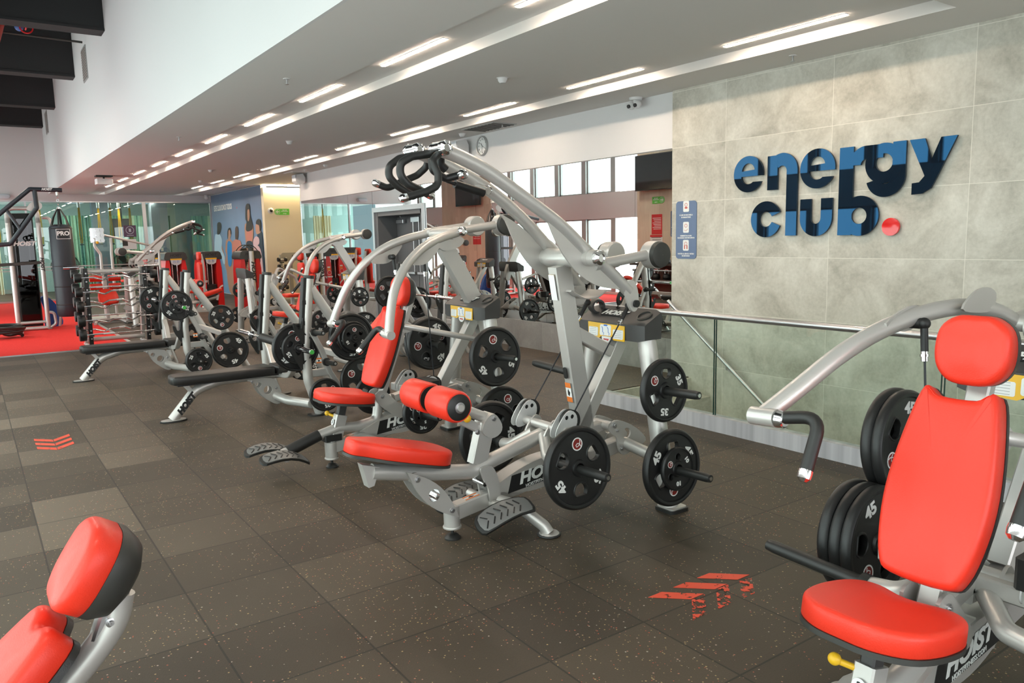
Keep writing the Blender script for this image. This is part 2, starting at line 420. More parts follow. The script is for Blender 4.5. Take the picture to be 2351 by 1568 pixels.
def lens(a, b, bulge1, bulge2, n=10):
    """leaf-shaped outline between two points"""
    a, b = Vector(a), Vector(b); d = b - a; nn = Vector((-d.y, d.x)).normalized(); out = []
    for k in range(n + 1): t = k / n; p = a + d * t + nn * bulge1 * sin(pi * t); out.append((p.x, p.y))
    for k in range(1, n): t = 1 - k / n; p = a + d * t - nn * bulge2 * sin(pi * t); out.append((p.x, p.y))
    return out
def thing(name, label, cat, loc=(0, 0, 0), rz=0.0, group=None):
    o = bpy.data.objects.new(name, None); o.empty_display_size = 0.1; COL.objects.link(o)
    o.location = loc; o.rotation_euler = (0, 0, rz); o['label'] = label; o['category'] = cat
    if group: o['group'] = group
    return o
def tag(o, label, cat, group=None):
    o['label'] = label; o['category'] = cat
    if group: o['group'] = group
    return o
def struct(name, mb, m, parent=None, smooth=None):
    o = mb.make(name, m, parent, smooth=smooth)
    if not parent: o['kind'] = 'structure'
    return o
def kids(o): return KIDS.get(o.name) or [c for c in bpy.data.objects if c.parent == o]
KIDS = {}
def copy_tree(o, parent=None):
    c = o.copy(); COL.objects.link(c); c.parent = parent
    for ch in [x for x in list(bpy.data.objects) if x.parent == o]: copy_tree(ch, c)
    return c
X, Y, Z = (1, 0, 0), (0, 1, 0), (0, 0, 1)
NX, NY = (-1, 0, 0), (0, -1, 0)

# ------------------------------------------------------------------ the room
YN, YG = -5.0, 27.05            # room ends: behind the camera, and the far glass wall
b = MB(); b.box((-1.0, YN, -0.2), (4.98, YG, 0)); b.box((4.98, 5.94, -0.2), (6.72, YG, 0)); b.box((6.72, 18.2, -0.2), (9.6, YG, 0)); b.box((-1.0, YG, -0.2), (9.6, 33.2, -0.001))
struct('floor', b, FLOORM)
b = MB(); b.box((-0.995, 13.78, 0.0), (2.10, YG - 0.04, 0.012)); struct('floor', b, TURF)
b = MB(); b.box((2.10, 13.78, 0.0), (2.16, YG - 0.04, 0.014)); b.box((-0.995, 13.72, 0.0), (2.16, 13.78, 0.014)); struct('trim_1', b, STEEL)
# ceiling with its two long recesses for the light strips
C0 = 3.2
b = MB()
b.box((2.23, YN, C0), (3.16, 33, C0 + .25)); b.box((3.72, YN, C0), (5.36, 33, C0 + .25))
b.box((3.16, YN, C0 + .09), (3.72, 33, C0 + .25))
b.box((6.02, YN, C0), (6.75, 18.2, C0 + .25)); b.box((6.02, 18.2, C0), (9.6, 33, C0 + .25)); b.box((5.36, 2.9, C0 + .09), (6.02, 33, C0 + .25)); b.box((5.36, YN, C0), (6.02, 2.9, C0 + .25))
struct('ceiling', b, CEIL)
b = MB(); b.box((-1.2, YN, 6.3), (2.35, 33, 6.5)); struct('ceiling', b, DARKBEAM)
b = MB(); b.box((-1.2, YG, C0 - .05), (2.2, 33, C0 + .1)); struct('ceiling', b, CEIL)
b = MB(); b.box((2.2, YN, C0), (2.23, YG + .1, 6.3)); struct('wall_upper', b, WALLW)
b = MB(); b.box((-1.0, YG - .06, 2.99), (6.84, YG + .14, C0)); b.box((-1.0, YG - .06, C0), (2.2, YG + .14, 6.3)); struct('wall_far', b, WALLW)
b = MB(); b.box((-1.2, YN - .2, 2.9), (9.6, YN, 6.5)); b.box((-1.2, YN - .2, -.2), (9.6, YN, .1)); b.box((4.9, YN - .2, -2.4), (9.6, YN, 2.9))
for k in range(5): b.box((-1.05 + 1.48 * k - .06, YN - .2, .1), (-1.05 + 1.48 * k + .06, YN, 2.9))
struct('wall_back', b, WALLW)  # unseen back wall, its openings added to let fill light in
# stone wall by the stairwell, and the mirror wall
b = MB(); b.box((6.62, YN, -2.4), (6.9, 6.21, C0)); struct('wall_right', b, STONE)
b = MB(); b.box((6.655, 6.21, 2.58), (6.95, 18.14, C0)); struct('wall_mirror', b, WALLW)
b = MB(); b.box((6.64, 6.21, 0.0), (6.95, 12.06, 0.40)); b.box((6.64, 14.16, 0.0), (6.95, 18.14, 0.40)); struct('baseboard_right', b, SKIRTS)
b = MB(); b.box((6.67, 6.21, 0.40), (6.95, 12.06, 2.58)); b.box((6.67, 14.16, 0.40), (6.95, 18.14, 2.58)); b.box((6.67, 12.06, 2.24), (6.95, 14.16, 2.58)); struct('wall_mirror', b, GREYP)
MIR = [(6.22, 6.84, 'beside the stone wall, the narrow last one'), (6.84, 8.62, 'behind the lat pulldown, showing the television'), (8.62, 10.40, 'in the middle of the wall, behind the incline bench'), (10.40, 12.04, 'just right of the grey door'),
       (14.18, 15.37, 'just left of the grey door'), (15.37, 16.78, 'second one left of the grey door'), (16.78, 18.14, 'at the far end of the wall, next to the dumbbells')]
for y0, y1, w in MIR:
    b = MB(); b.box((6.655, y0 + .002, 0.402), (6.67, y1 - .002, 2.578))
    tag(b.make('wall_mirror_panel', MIRROR, smooth=None), 'tall frameless wall mirror panel ' + w, 'mirror', 'mirror panels along the right wall')
b = MB(); b.box((6.655, 12.05, 2.252), (6.67, 14.17, 2.578))
tag(b.make('wall_mirror_panel', MIRROR, smooth=None), 'low mirror panel above the grey door', 'mirror', 'mirror panels along the right wall')
b = MB(); b.box((6.645, 18.14, 0), (6.95, 18.165, 2.58)); struct('trim_2', b, CHROME)
b = MB(); b.box((6.65, 18.14, 2.58), (6.95, 18.16, C0)); struct('trim_3', b, WALLW)
# grey double door in its deep steel frame
b = MB(); b.box((6.63, 12.05, 0), (6.68, 12.15, 2.25)); b.box((6.63, 14.09, 0), (6.68, 14.17, 2.25)); b.box((6.63, 12.15, 2.16), (6.68, 14.09, 2.25))
fr = struct('trim_4', b, STEEL)
b = MB(); b.box((6.66, 13.98, 0), (7.15, 14.10, 2.16)); b.box((6.66, 12.14, 0), (7.15, 12.24, 2.16)); b.box((6.66, 12.2, 2.08), (7.15, 14.0, 2.17)); b.box((7.15, 12.1, 0), (7.25, 14.1, 2.2))
struct('trim_5', b, DOORG)
b = MB(); b.box((7.06, 12.25, 0.01), (7.11, 13.09, 2.06)); b.box((7.06, 13.11, 0.01), (7.11, 13.96, 2.06)); d1 = struct('door_1', b, DOORG)
b = MB(); b.cyl((7.02, 12.98, .98), (7.02, 12.98, 2.0), .011); b.cyl((7.02, 13.2, .98), (7.02, 13.2, 2.0), .011); b.box((6.99, 12.93, 1.95), (7.06, 13.25, 2.04), .006); b.make('latch_rod', STEEL, d1)
b = MB(); b.beam([(7.01, 12.4, .98), (7.01, 13.05, .98)], .04, .05, (1, 0, 0)); b.beam([(7.01, 13.15, .98), (7.01, 13.85, .98)], .04, .05, (1, 0, 0)); b.make('panic_bar', STEEL, d1)
b = MB(); b.box((6.98, 13.55, 1.94), (7.05, 13.85, 2.0), .008); b.cyl((6.99, 13.6, 2.02), (6.80, 13.3, 2.06), .009); b.make('door_closer', STEEL, d1)
# alcove past the mirror wall: cream face with cove light, then the mural wall
b = MB(); b.box((6.84, 21.5, 0), (9.6, 21.7, 3.12)); struct('wall_alcove', b, CREAM)
b = MB(); b.box((9.5, 18.14, 0), (9.6, 21.5, C0)); b.box((6.95, 18.14, 0), (9.6, 18.2, C0)); struct('wall_alcove', b, CREAM)
b = MB(); b.box((6.84, 21.7, 0), (7.0, YG, C0)); struct('wall_mural', b, WALLW)
t = thing('cove_light', 'warm cove light strip above the cream alcove wall', 'light', (0, 0, 0))
b = MB(); b.box((6.86, 21.43, 3.165), (9.5, 21.49, 3.185)); b.make('diffuser', COVE, t, smooth=None)
b = MB(); b.box((6.86, 21.45, 3.185), (9.5, 21.52, 3.2)); b.make('housing', CEIL, t, smooth=None)
# stairwell below the floor edge
b = MB()
for k in range(9): b.box((5.0, 5.9 - .28 * (k + 1), -2.4), (6.62, 5.9 - .28 * k, -.18 * (k + 1)))
b.box((5.0, YN, -2.4), (6.62, 3.4, -1.75)); b.box((4.9, YN, -2.4), (5.0, 5.94, -.01)); b.box((4.9, 5.9, -2.4), (6.62, 5.94, -.01))
struct('stair_floor', b, STONE)
b = MB(); b.box((4.90, YN, 0), (5.0, 5.96, .125)); b.box((4.90, 5.94, 0), (5.0, 5.96, .125)); struct('trim_6', b, stripes_mat('brushed_curb_steel', (.40, .40, .42), (.52, .52, .54), (.62, .62, .63), 14))
for k, (y0, y1) in enumerate(((4.165, 5.93), (2.35, 4.15), (.5, 2.335), (-1.4, .485))):
    t = thing('glass_balustrade', ['clear glass balustrade pane at the far end of the stairwell, behind the lat pulldown', 'clear glass balustrade pane between the two open joints, in front of the sloping rail',
        'clear glass balustrade pane behind the red headrest of the front machine', 'clear glass balustrade pane nearest the camera beside the stairwell'][k], 'glass panel', (4.95, 0, 0), 0, 'glass balustrade panes along the stairwell')
    b = MB(); b.box((-.006, y0, .12), (.006, y1, .925)); b.make('pane', GLASS, t, smooth=None)
    b = MB(); b.box((-.0062, y0, .12), (.0062, y0 + .004, .925)); b.box((-.0062, y1 - .004, .12), (.0062, y1, .925)); b.make('polished_edge', mat('glass_edge_green', (.01, .05, .04), .2), t, smooth=None)
b = MB(); b.tube(fillet([(4.95, 5.93, .945), (4.95, -1.4, .945)], .05), .024, 18); tag(b.make('handrail', STEEL), 'level brushed steel handrail on top of the glass balustrade', 'handrail')
t = thing('stair_rail', 'sloping steel handrail fixed to the stone wall above the stairs', 'handrail')
b = MB(); b.tube([(6.545, 6.19, .86), (6.545, 2.6, -1.83)], .021, 16); b.make('rail', STEEL, t)
for yy in (5.35, 3.9):
    zz = .86 - (6.19 - yy) * .75
    b = MB(); b.tube(fillet([(6.545, yy, zz - .02), (6.545, yy, zz - .07), (6.61, yy, zz - .07)], .03), .007, 8); b.cyl((6.61, yy, zz - .07), (6.62, yy, zz - .07), .03); b.make('bracket', STEEL, t)
# left wall: windows in two bands, timber-clad piers, white band between them
b = MB(); b.box((-1.2, YN, 2.07), (-1.0, 27.05, 2.76)); b.box((-1.2, YN, 4.4), (-1.0, 27.05, 6.3)); b.box((-1.2, YN, 0), (-1.0, 27.05, .08)); struct('wall_left', b, WALLW)
for y0, y1 in ((13.05, 14.6), (21.4, 24.6)):
    b = MB(); b.box((-1.0, y0, .08), (-.97, y1, 4.4)); b.box((-1.2, y0, .08), (-1.0, y1, 4.4)); struct('wall_timber', b, WOOD)
b = MB()
wins = []
yy = YN
while yy < 27:
    y1 = yy + 1.21
    if not ((yy < 14.6 and y1 > 13.05) or (yy < 24.6 and y1 > 21.4)): wins.append((yy, y1))
    yy = y1
    b.box((-1.2, yy - .09, .08), (-1.02, yy + .09, 2.07)); b.box((-1.2, yy - .09, 2.76), (-1.02, yy + .09, 4.4))
struct('trim_7', b, GREYP)
BLIND = mat('white_roller_blind', (.80, .80, .78), .8)
BLIND.node_tree.nodes['Principled BSDF'].inputs['Transmission Weight'].default_value = 0.0
for k, (y0, y1) in enumerate(wins):
    b = MB(); b.box((-1.12, y0 + .09, .1), (-1.11, y1 - .09, 2.05)); b.box((-1.12, y0 + .09, 2.78), (-1.11, y1 - .09, 4.38)); w = struct('window_%d' % (k + 1), b, GLASS)
    b = MB()
    for z0, z1 in ((.08, 2.07), (2.76, 4.4)):
        b.box((-1.14, y0 + .09, z0), (-1.09, y0 + .12, z1)); b.box((-1.14, y1 - .12, z0), (-1.09, y1 - .09, z1)); b.box((-1.14, y0 + .09, z0), (-1.09, y1 - .09, z0 + .04)); b.box((-1.14, y0 + .09, z1 - .04), (-1.09, y1 - .09, z1))
    b.make('window_frame', GREYP, w, smooth=None)
b = MB(); b.box((-2.9, YN - 1.6, -3.5), (-2.8, 34, 7.5)); b.box((-2.8, YN - 1.6, -3.5), (9.6, YN - 1.5, 7.5)); o = struct('sky_fill', b, SKYM)  # glowing sky, carried below the horizon and behind the back wall as added fill
# glazed studio at the far end
b = MB(); b.box((-1.0, YG - .04, 2.955), (6.84, YG + .08, 2.99)); b.box((-1.0, YG - .03, 0), (6.84, YG + .05, .06)); b.box((4.73, YG - .03, 0), (4.83, YG + .05, 2.96)); b.box((6.79, YG - .03, 0), (6.84, YG + .05, 2.96)); b.box((1.55, YG - .03, 0), (1.6, YG + .05, 2.96)); b.box((-1.0, YG - .03, 1.02), (4.75, YG - .015, 1.05)); b.box((-1.0, YG - .03, .93), (4.75, YG - .015, .95))
struct('trim_8', b, STEEL)
b = MB(); b.box((-1.0, YG, .06), (1.55, YG + .012, 2.955)); b.box((1.6, YG, .06), (4.73, YG + .012, 2.955)); b.box((4.83, YG, .06), (6.79, YG + .012, 2.955)); struct('window_40', b, GLASSG)
b = MB(); b.box((-1.2, 33, 0), (9.6, 33.2, C0)); struct('wall_studio', b, mat('studio_wall', (.42, .55, .52), .8))
b = MB(); b.box((9.5, YG, 0), (9.6, 33, C0)); struct('wall_studio', b, WALLW)
b = MB(); b.box((6.84, 27.05, 2.6), (9.6, 27.2, C0)); struct('wall_studio', b, WALLW)
for k, (x0, x1, c) in enumerate(((2.9, 4.0, CURTAIN), (4.3, 5.5, CURTAIN), (5.75, 6.5, CURTAIN), (7.3, 9.3, CURTAIN), (.2, 1.0, CREAM))):
    b = MB(); n = 28; pts = [(x0 + (x1 - x0) * i / n, .04 * sin(i * 2.4)) for i in range(n + 1)]
    b.prism(pts + [(x, y + .02) for x, y in reversed(pts)], 2.7, (0, 31.4 + .2 * k, 1.36), X, Y)
    tag(b.make('curtain', c, smooth=60), ['green and teal curtain behind the studio glass, left of the purple notice', 'green and teal curtain seen through the studio glass right of the door post', 'green curtain at the right end of the studio, beside the mural', 'green curtain at the far right corner inside the studio', 'cream curtain at the left end of the glazed studio'][k], 'curtain', 'curtains inside the studio')
b = MB(); b.box((5.6, 30.4, 0), (6.15, 30.9, C0)); struct('pillar', b, mat('blue_grey_column', (.20, .24, .30), .7))
b = MB(); b.box((3.75, 30.7, 0), (4.25, 31.1, C0)); struct('pillar', b, mat('slate_column', (.12, .16, .20), .7))

# ------------------------------------------------------------------ ceiling lights and fittings
def strip(x, y, label, group, L_=1.2):
    t = thing('ceiling_light', label, 'light', (x, y, C0 + .09), 0, group)
    b = MB(); b.box((-.028, 0, -.004), (.028, L_, 0)); b.make('housing', WALLW, t, smooth=None)
    b = MB(); b.box((-.020, .01, -.010), (.020, L_ - .01, -.004)); b.make('diffuser', LAMP, t, smooth=None)
ordn = ['first', 'second', 'third', 'fourth', 'fifth', 'sixth', 'seventh', 'eighth', 'ninth', 'tenth', 'eleventh']
for k in range(11):
    yy = 3.577 + 2.230 * k
    if yy < 25.6: strip(3.461, yy, 'slim white ceiling light strip in the recess by the white soffit, %s from the camera' % ordn[k], 'light strips in the recess by the white soffit')
    if yy < 25.6: strip(5.786, 3.605 + 2.230 * k, 'slim white ceiling light strip in the recess by the mirror wall, %s from the camera' % ordn[k], 'light strips in the recess by the mirror wall')
def sprinkler(x, y, label, z=C0):
    t = thing('sprinkler', label, 'sprinkler', (x, y, z), 0, 'sprinkler heads in the ceiling')
    b = MB(); b.cyl((0, 0, -.006), (0, 0, 0), .035); b.make('rosette', WALLW, t)
    b = MB(); b.cyl((0, 0, -.05), (0, 0, -.006), .009); b.cyl((0, 0, -.054), (0, 0, -.05), .02); b.make('head', STEEL, t)
for x, y, w in ((2.75, 4.35, 'by the top edge between the soffit and the nearest light strip'), (2.72, 7.6, 'in the pale ceiling left of the second light strip'), (2.75, 12.4, 'in the pink ceiling left of the row of strips'), (6.3, 4.45, 'above the stone wall with the large lettering'),
                (6.3, 9.1, 'beside the ceiling grille'), (6.3, 16.8, 'beside the smoke detector at the far end of the mirrors')):
    sprinkler(x, y, 'small steel sprinkler head ' + w)
def detector(x, y, label):
    t = thing('smoke_detector', label, 'smoke detector', (x, y, C0), 0, 'smoke detectors in the ceiling')
    b = MB(); b.lathe([(.001, -.006), (.055, -.006), (.06, 0)], (0, 0, 0), Z); b.make('base', WALLW, t)
    b = MB(); b.lathe([(.001, -.05), (.03, -.05), (.045, -.03), (.05, -.006), (.001, -.006)], (0, 0, 0), Z); b.make('sensor', WALLW, t)
for x, y, w in ((4.55, 6.55, 'between the two long light recesses, the nearest one'), (4.35, 12.2, 'between the light recesses further back'), (4.5, 17.6, 'in the far pink part of the ceiling'), (6.3, 15.6, 'close to the end of the mirror wall'), (6.35, 10.25, 'above the loudspeaker by the clock'), (5.0, 20.6, 'near the far end, left of the second recess')):
    detector(x, y, 'round white smoke detector ' + w)
t = thing('ceiling_vent', 'rectangular dark ceiling grille left of the security camera', 'vent', (6.3, 9.45, C0))
b = MB(); b.box((-.2, -.42, -.012), (.2, .42, 0)); b.make('frame', GREYP, t, smooth=None)
b = MB()
for k in range(9): b.box((-.18, -.38 + k * .09, -.018), (.18, -.345 + k * .09, -.010))
b.make('louvre', CAPGREY, t, smooth=None)
for x, y, w in ((6.4, 17.6, 'flat square ceiling grille near the white loudspeaker'), (6.2, 22.6, 'flat square ceiling grille above the mural')):
    t = thing('ceiling_vent', w, 'vent', (x, y, C0)); b = MB(); b.box((-.2, -.3, -.01), (.2, .3, 0)); b.make('frame', WALLW, t, smooth=None); b = MB(); b.box((-.16, -.26, -.014), (.16, .26, -.009)); b.make('louvre', GREYP, t, smooth=None)
# security camera, loudspeakers, clock, emergency lamp, projector
t = thing('security_camera', 'white twin-lens security camera on the ceiling by the stone wall', 'camera', (6.55, 6.72, C0))
b = MB(); b.lathe([(.001, -.03), (.07, -.03), (.08, 0)], (0, 0, 0), Z); b.cyl((0, 0, -.06), (0, 0, -.03), .03); b.make('base', WALLW, t)
b = MB(); b.ball((-.02, -.05, -.085), .045); b.ball((-.02, .05, -.085), .045); b.make('eyeball', WALLW, t)
b = MB(); b.cyl((-.06, -.055, -.095), (-.075, -.055, -.1), .022); b.cyl((-.06, .05, -.095), (-.075, .05, -.1), .022); b.make('lens', BLACKP, t)
def speaker(x, y, z, label):
    t = thing('wall_speaker', label, 'loudspeaker', (x, y, z), 0, 'white wall loudspeakers')
    b = MB(); b.sweep([(0, -.13, 0), (0, .13, 0)], [(-.10, -.10), (.06, -.12), (.10, -.05), (.10, .08), (-.04, .13), (-.12, .05)], (1, 0, 0)); b.make('cabinet', WALLW, t)
    b = MB(); b.box((.10, -.04, -.05), (.17, .04, .05), .01); b.cyl((-.02, -.131, 0), (-.02, -.14, 0), .05); b.make('bracket', WALLW, t)
    b = MB(); b.sweep([(-.122, -.12, 0), (-.122, .12, 0)], [(-.004, -.09), (.004, -.09), (.012, .03), (.004, .035)], (1, 0, 0)); b.make('grille', LGREY, t)
speaker(6.5, 17.75, 3.06, 'white loudspeaker at the far end of the mirror wall, by the cream alcove')
speaker(6.5, 10.6, 3.02, 'white loudspeaker on the wall left of the round clock')
t = thing('wall_clock', 'round grey-rimmed wall clock with white face above the mirrors', 'clock', (6.655, 10.15, 3.02))
b = MB(); b.lathe([(.135, 0), (.15, 0), (.15, .03), (.142, .04), (.13, .035), (.128, .02)], (0, 0, 0), NX, 48, True); b.make('rim', GREYP, t)
b = MB(); b.lathe([(.001, .012), (.132, .012)], (0, 0, 0), NX, 48); b.make('face', WHITE, t)
b = MB()
for k in range(12):
    a = pi / 2 - 2 * pi * (k + 1) / 12; b.text(str(k + 1), .034, (-.0125, -.10 * cos(a), .10 * sin(a)), NY, Z, .0008)
b.make('numerals', BLACKP, t, smooth=None)
b = MB(); b.beam([(-.016, 0, 0), (-.016, -.085, -.045)], .006, .003, (1, 0, 0), .0005); b.beam([(-.016, 0, 0), (-.016, .01, -.10)], .004, .003, (1, 0, 0), .0005); b.beam([(-.016, 0, 0), (-.016, .035, .045)], .008, .003, (1, 0, 0), .0005); b.make('hands', BLACKP, t)
t = thing('dome_camera', 'small white dome camera on the cream alcove wall by the mural', 'camera', (7.02, 21.5, 2.49))
b = MB(); b.lathe([(.001, .01), (.07, .01), (.085, 0)], (0, 0, 0), NY, 28); b.lathe([(.06, .01), (.06, .04), (.045, .06), (.045, .01)], (0, 0, 0), NY, 28, True); b.make('housing', WALLW, t)
b = MB(); b.ball((0, -.04, 0), .043); b.make('dome', BLACKP, t)
t = thing('security_camera', 'small white security camera in the far ceiling corner above the mural', 'camera', (6.6, 26.6, C0))
b = MB(); b.cyl((0, 0, -.04), (0, 0, 0), .05); b.make('base', WALLW, t)
b = MB(); b.ball((0, -.02, -.09), .07); b.make('eyeball', WALLW, t)
t = thing('emergency_lamp', 'oval white emergency lamp on the far wall above the glass', 'lamp', (1.05, YG - .06, 3.11))
b = MB(); b.prism(rrect(.42, .17, .08), .03, (0, -.015, 0), X, Z); b.make('base', WALLW, t)
b = MB(); b.pad(rrect(.36, .13, .06), .05, (0, -.03, 0), X, Z, .03, .01); b.make('lens', LGREY, t)
t = thing('projector', 'small white projector hanging under the pink ceiling', 'projector', (2.72, 19.8, C0))
b = MB(); b.box((-.17, -.14, -.2), (.17, .14, -.08), .02); b.make('body', WALLW, t)
b = MB(); b.cyl((0, 0, -.08), (0, 0, 0), .02); b.box((-.17, -.14, -.03), (.17, .14, 0)); b.make('mount', CAPGREY, t)
for y, w in ((17.05, 'larger grille high on the white soffit wall, nearer one'), (25.4, 'smaller-looking grille high on the white soffit wall, further one')):
    t = thing('wall_vent', w, 'vent', (2.2, y, 5.05)); b = MB(); b.box((-.015, -.3, -.3), (0, .3, .3)); b.make('frame', GREYP, t, smooth=None)
    b = MB()
    for k in range(12): b.box((-.02, -.27, -.27 + k * .046), (-.012, .27, -.245 + k * .046))
    b.make('slats', mat('brown_vent', (.22, .18, .16), .6), t, smooth=None)
# dark roof beams over the high bay, sprinkler pipe with red valve, pendant lamps
for k, y in enumerate((6.0, 10.2, 14.5, 18.65, 22.9, 26.6)):
    b = MB(); b.box((-1.2, y, 5.12), (2.2, y + .35, 5.95)); b.box((-1.2, y - .05, 5.95), (2.2, y + .4, 6.3)); b.box((-1.2, y - .02, 5.09), (2.2, y + .37, 5.13)); struct('ceiling_beam', b, DARKBEAM)
t = thing('sprinkler_pipe', 'red sprinkler pipe with valve wheel between the first dark beams', 'pipe', (0, 0, 0))
b = MB(); b.tube(fillet([(.95, 16.9, 6.1), (.95, 16.6, 5.9), (.92, 16.6, 5.6), (.78, 16.6, 5.15)], .08), .055, 14); b.make('pipe', mat('red_pipe', (.42, .05, .035), .5), t)
b = MB(); b.lathe([(.09, -.01), (.11, -.01), (.11, .01), (.09, .01)], (1.26, 16.52, 5.48), NY, 24, True); b.cyl((1.26, 16.7, 5.48), (1.26, 16.5, 5.48), .015); b.beam([(1.16, 16.52, 5.48), (1.36, 16.52, 5.48)], .012, .012); b.make('valve_wheel', REDP, t)
b = MB(); b.cyl((.95, 16.66, 5.62), (1.32, 16.66, 5.62), .04); b.ball((1.16, 16.66, 5.50), .07); b.make('valve_body', mat('blue_valve', (.08, .15, .4), .5), t)
b = MB(); b.tube([(.2, 16.75, 5.42), (2.15, 16.75, 5.38)], .02); b.make('branch_pipe', CAPGREY, t)
for x, y, z, w in ((.18, 9.6, 3.52, 'white drum pendant lamp at the edge of the picture, below the dark beams'), (.34, 5.85, 3.42, 'white drum pendant lamp at the upper corner, nearest the camera'), (.15, 1.5, 4.3, 'added fill lamp, white drum pendant out of view over the camera position'), (.1, 14.6, 4.3, 'added fill lamp, white drum pendant out of view over the near end of the red floor'), (.1, 19.5, 4.3, 'added fill lamp, white drum pendant out of view over the cable machine'), (.15, -2.5, 4.3, 'added fill lamp, white drum pendant behind the camera')):  # first two hang in view, the other four are unseen lamps added as fill
    t = thing('pendant_lamp', w, 'lamp', (x, y, z))
    b = MB(); b.lathe([(.26, -.12), (.27, -.12), (.27, .16), (.26, .16)], (0, 0, 0), Z, 40, True); b.lathe([(.001, .15), (.262, .15)], (0, 0, 0), Z, 40); b.make('shade', WALLW, t)
    b = MB(); b.lathe([(.001, -.125), (.258, -.125), (.258, -.09)], (0, 0, 0), Z, 40); b.make('diffuser', PEND, t)
    b = MB(); b.cyl((0, 0, .15), (0, 0, 6.3 - z), .008); b.make('cord', CAPGREY, t)

# ------------------------------------------------------------------ wall sign "energy club."
sg = thing('wall_sign', 'large glossy black letters reading energy club with red dot on stone wall', 'sign', (6.62, 5.32, 0))
def arcp(c, r, a0, a1, n=28): return [(c[0] + r * cos(radians(a0 + (a1 - a0) * k / n)), c[1] + r * sin(radians(a0 + (a1 - a0) * k / n))) for k in range(n + 1)]
def ringp(c, ro, ri, a0, a1, n=28): return arcp(c, ro, a0, a1, n) + list(reversed(arcp(c, ri, a0, a1, n)))
def letter(polys, m=ACRYL):
    b = MB()
    for k, p in enumerate(polys):
        pts, holes = (p if isinstance(p, tuple) else (p, []))
        b.prism(pts, .022 - .0006 * k, (-.014, 0, 0), NY, Z, holes, 0.0)
    return b.make('letter', m, sg, smooth=None)
def rect(a, b_, c, d): return [(a, b_), (c, b_), (c, d), (a, d)]
def letter_e(cx, cz, r):
    k = r / .18
    out = arcp((cx, cz), r, -7, 334, 48) + [(cx + .055 * k, cz - .079 * k)] + arcp((cx, cz - .015 * k), .085 * k, -48, -175, 14) + [(cx - .085 * k, cz - .022 * k)]
    return (out, [[(cx - .078 * k, cz + .03 * k)] + list(reversed(arcp((cx, cz + .03 * k), .078 * k, 8, 172, 14)))])
letter([letter_e(.183, 2.205, .181)])
letter([rect(.414, 2.03, .53, 2.36), ringp((.582, 2.205), .172, .052, 0, 140), rect(.634, 1.58, .754, 2.206)])
letter([letter_e(.966, 2.197, .183)])
g = [ringp((1.445, 2.19), .165, .05, 88, 178), rect(1.445, 2.24, 1.60, 2.355), rect(1.19, 1.575, 1.325, 2.36), (arcp((1.40, 1.745), .178, 0, 360, 40)[:-1], [arcp((1.395, 1.745), .072, 0, 360, 24)[:-1]])]
letter(g)
letter([(arcp((1.61, 2.19), .172, 0, 360, 40)[:-1], [arcp((1.61, 2.195), .078, 0, 360, 24)[:-1]]), rect(1.685, 2.06, 1.80, 2.362), ringp((1.625, 2.075), .175, .062, 195, 360)])
letter([[(1.827, 2.36), (1.955, 2.36), (2.035, 2.13), (1.975, 2.03)], [(2.085, 2.358), (2.213, 2.358), (2.06, 2.03), (2.02, 1.95), (1.95, 1.91), (1.86, 1.905), (1.86, 2.0), (1.92, 2.005), (1.96, 2.05)]])
letter([ringp((.405, 1.745), .178, .075, 22, 338, 40)])
letter([ringp((.962, 1.738), .168, .052, 180, 360), rect(.794, 1.735, .91, 1.92), rect(1.014, 1.735, 1.13, 1.92)])
letter([arcp((1.69, 1.641), .077, 0, 360, 36)[:-1]], REDACR)

# ------------------------------------------------------------------ notices, screens, mural
NAVY = mat('slate_blue_sign', (.115, .17, .29), .4); GREENS = mat('green_sign', (.13, .55, .07), .45); SIGNRED = mat('red_sign', (.62, .02, .025), .45)
def notice(o, u, v, label, grp=None):
    """slate blue panel with three white pictogram squares and Spanish captions"""
    t = thing('safety_notice', label, 'sign', o, 0, grp)
    u_, v_ = V3(u), V3(v); w = u_.cross(v_)
    def at(x, y, d): return u_ * x + v_ * y + w * d
    b = MB(); b.prism(rrect(.30, .64, .04), .008, at(0, 0, .004), u, v); b.make('panel', NAVY, t)
    b = MB()
    for y in (.26, .03, -.17): b.prism(rrect(.085, .12, .015), .001, at(0, y, .0086), u, v)
    b.make('pictogram_square', WHITE, t, smooth=None)
    b = MB()
    for y in (.26, .03, -.17): b.lathe([(.016, 0), (.021, 0), (.021, .001), (.016, .001)], at(0, y + .018, .0092), w, 16, True)
    b.prism(rrect(.04, .02, .008), .001, at(0, .245, .0094), u, v); b.tube([at(-.025, .0, .0095), at(0, -.01, .0095), at(.028, .012, .0095)], .002, 6); b.prism(rrect(.014, .045, .006, (-.018, 0)), .001, at(0, -.19, .0094), u, v); b.prism(rrect(.014, .045, .006, (.018, 0)), .001, at(0, -.19, .0094), u, v)
    b.make('pictogram', mat('pictogram_red', (.55, .10, .08), .5), t, smooth=None)
    b = MB()
    for y, s in ((.165, 'EL USO DE MASCARILLA'), (.140, 'ES OBLIGATORIO'), (-.065, 'DESINFECTA O LAVA'), (-.088, 'TUS MANOS CON FRECUENCIA'), (-.265, 'MANTEN AL MENOS 1 METRO'), (-.288, 'DE DISTANCIA')):
        b.text(s, .0215, at(0, y, .0088), u, v, .0006, sx=.82)
    b.make('caption', WHITE, t, smooth=None)
notice((6.62, 5.99, 1.66), NY, Z, 'slate blue safety notice with three pictograms on the stone wall')
notice((5.87, 30.4, 1.62), X, Z, 'slate blue notice on the column inside the glazed studio')
notice((-.97, 13.28, 1.86), Y, Z, 'slate blue notice on the timber wall, seen in the mirror')
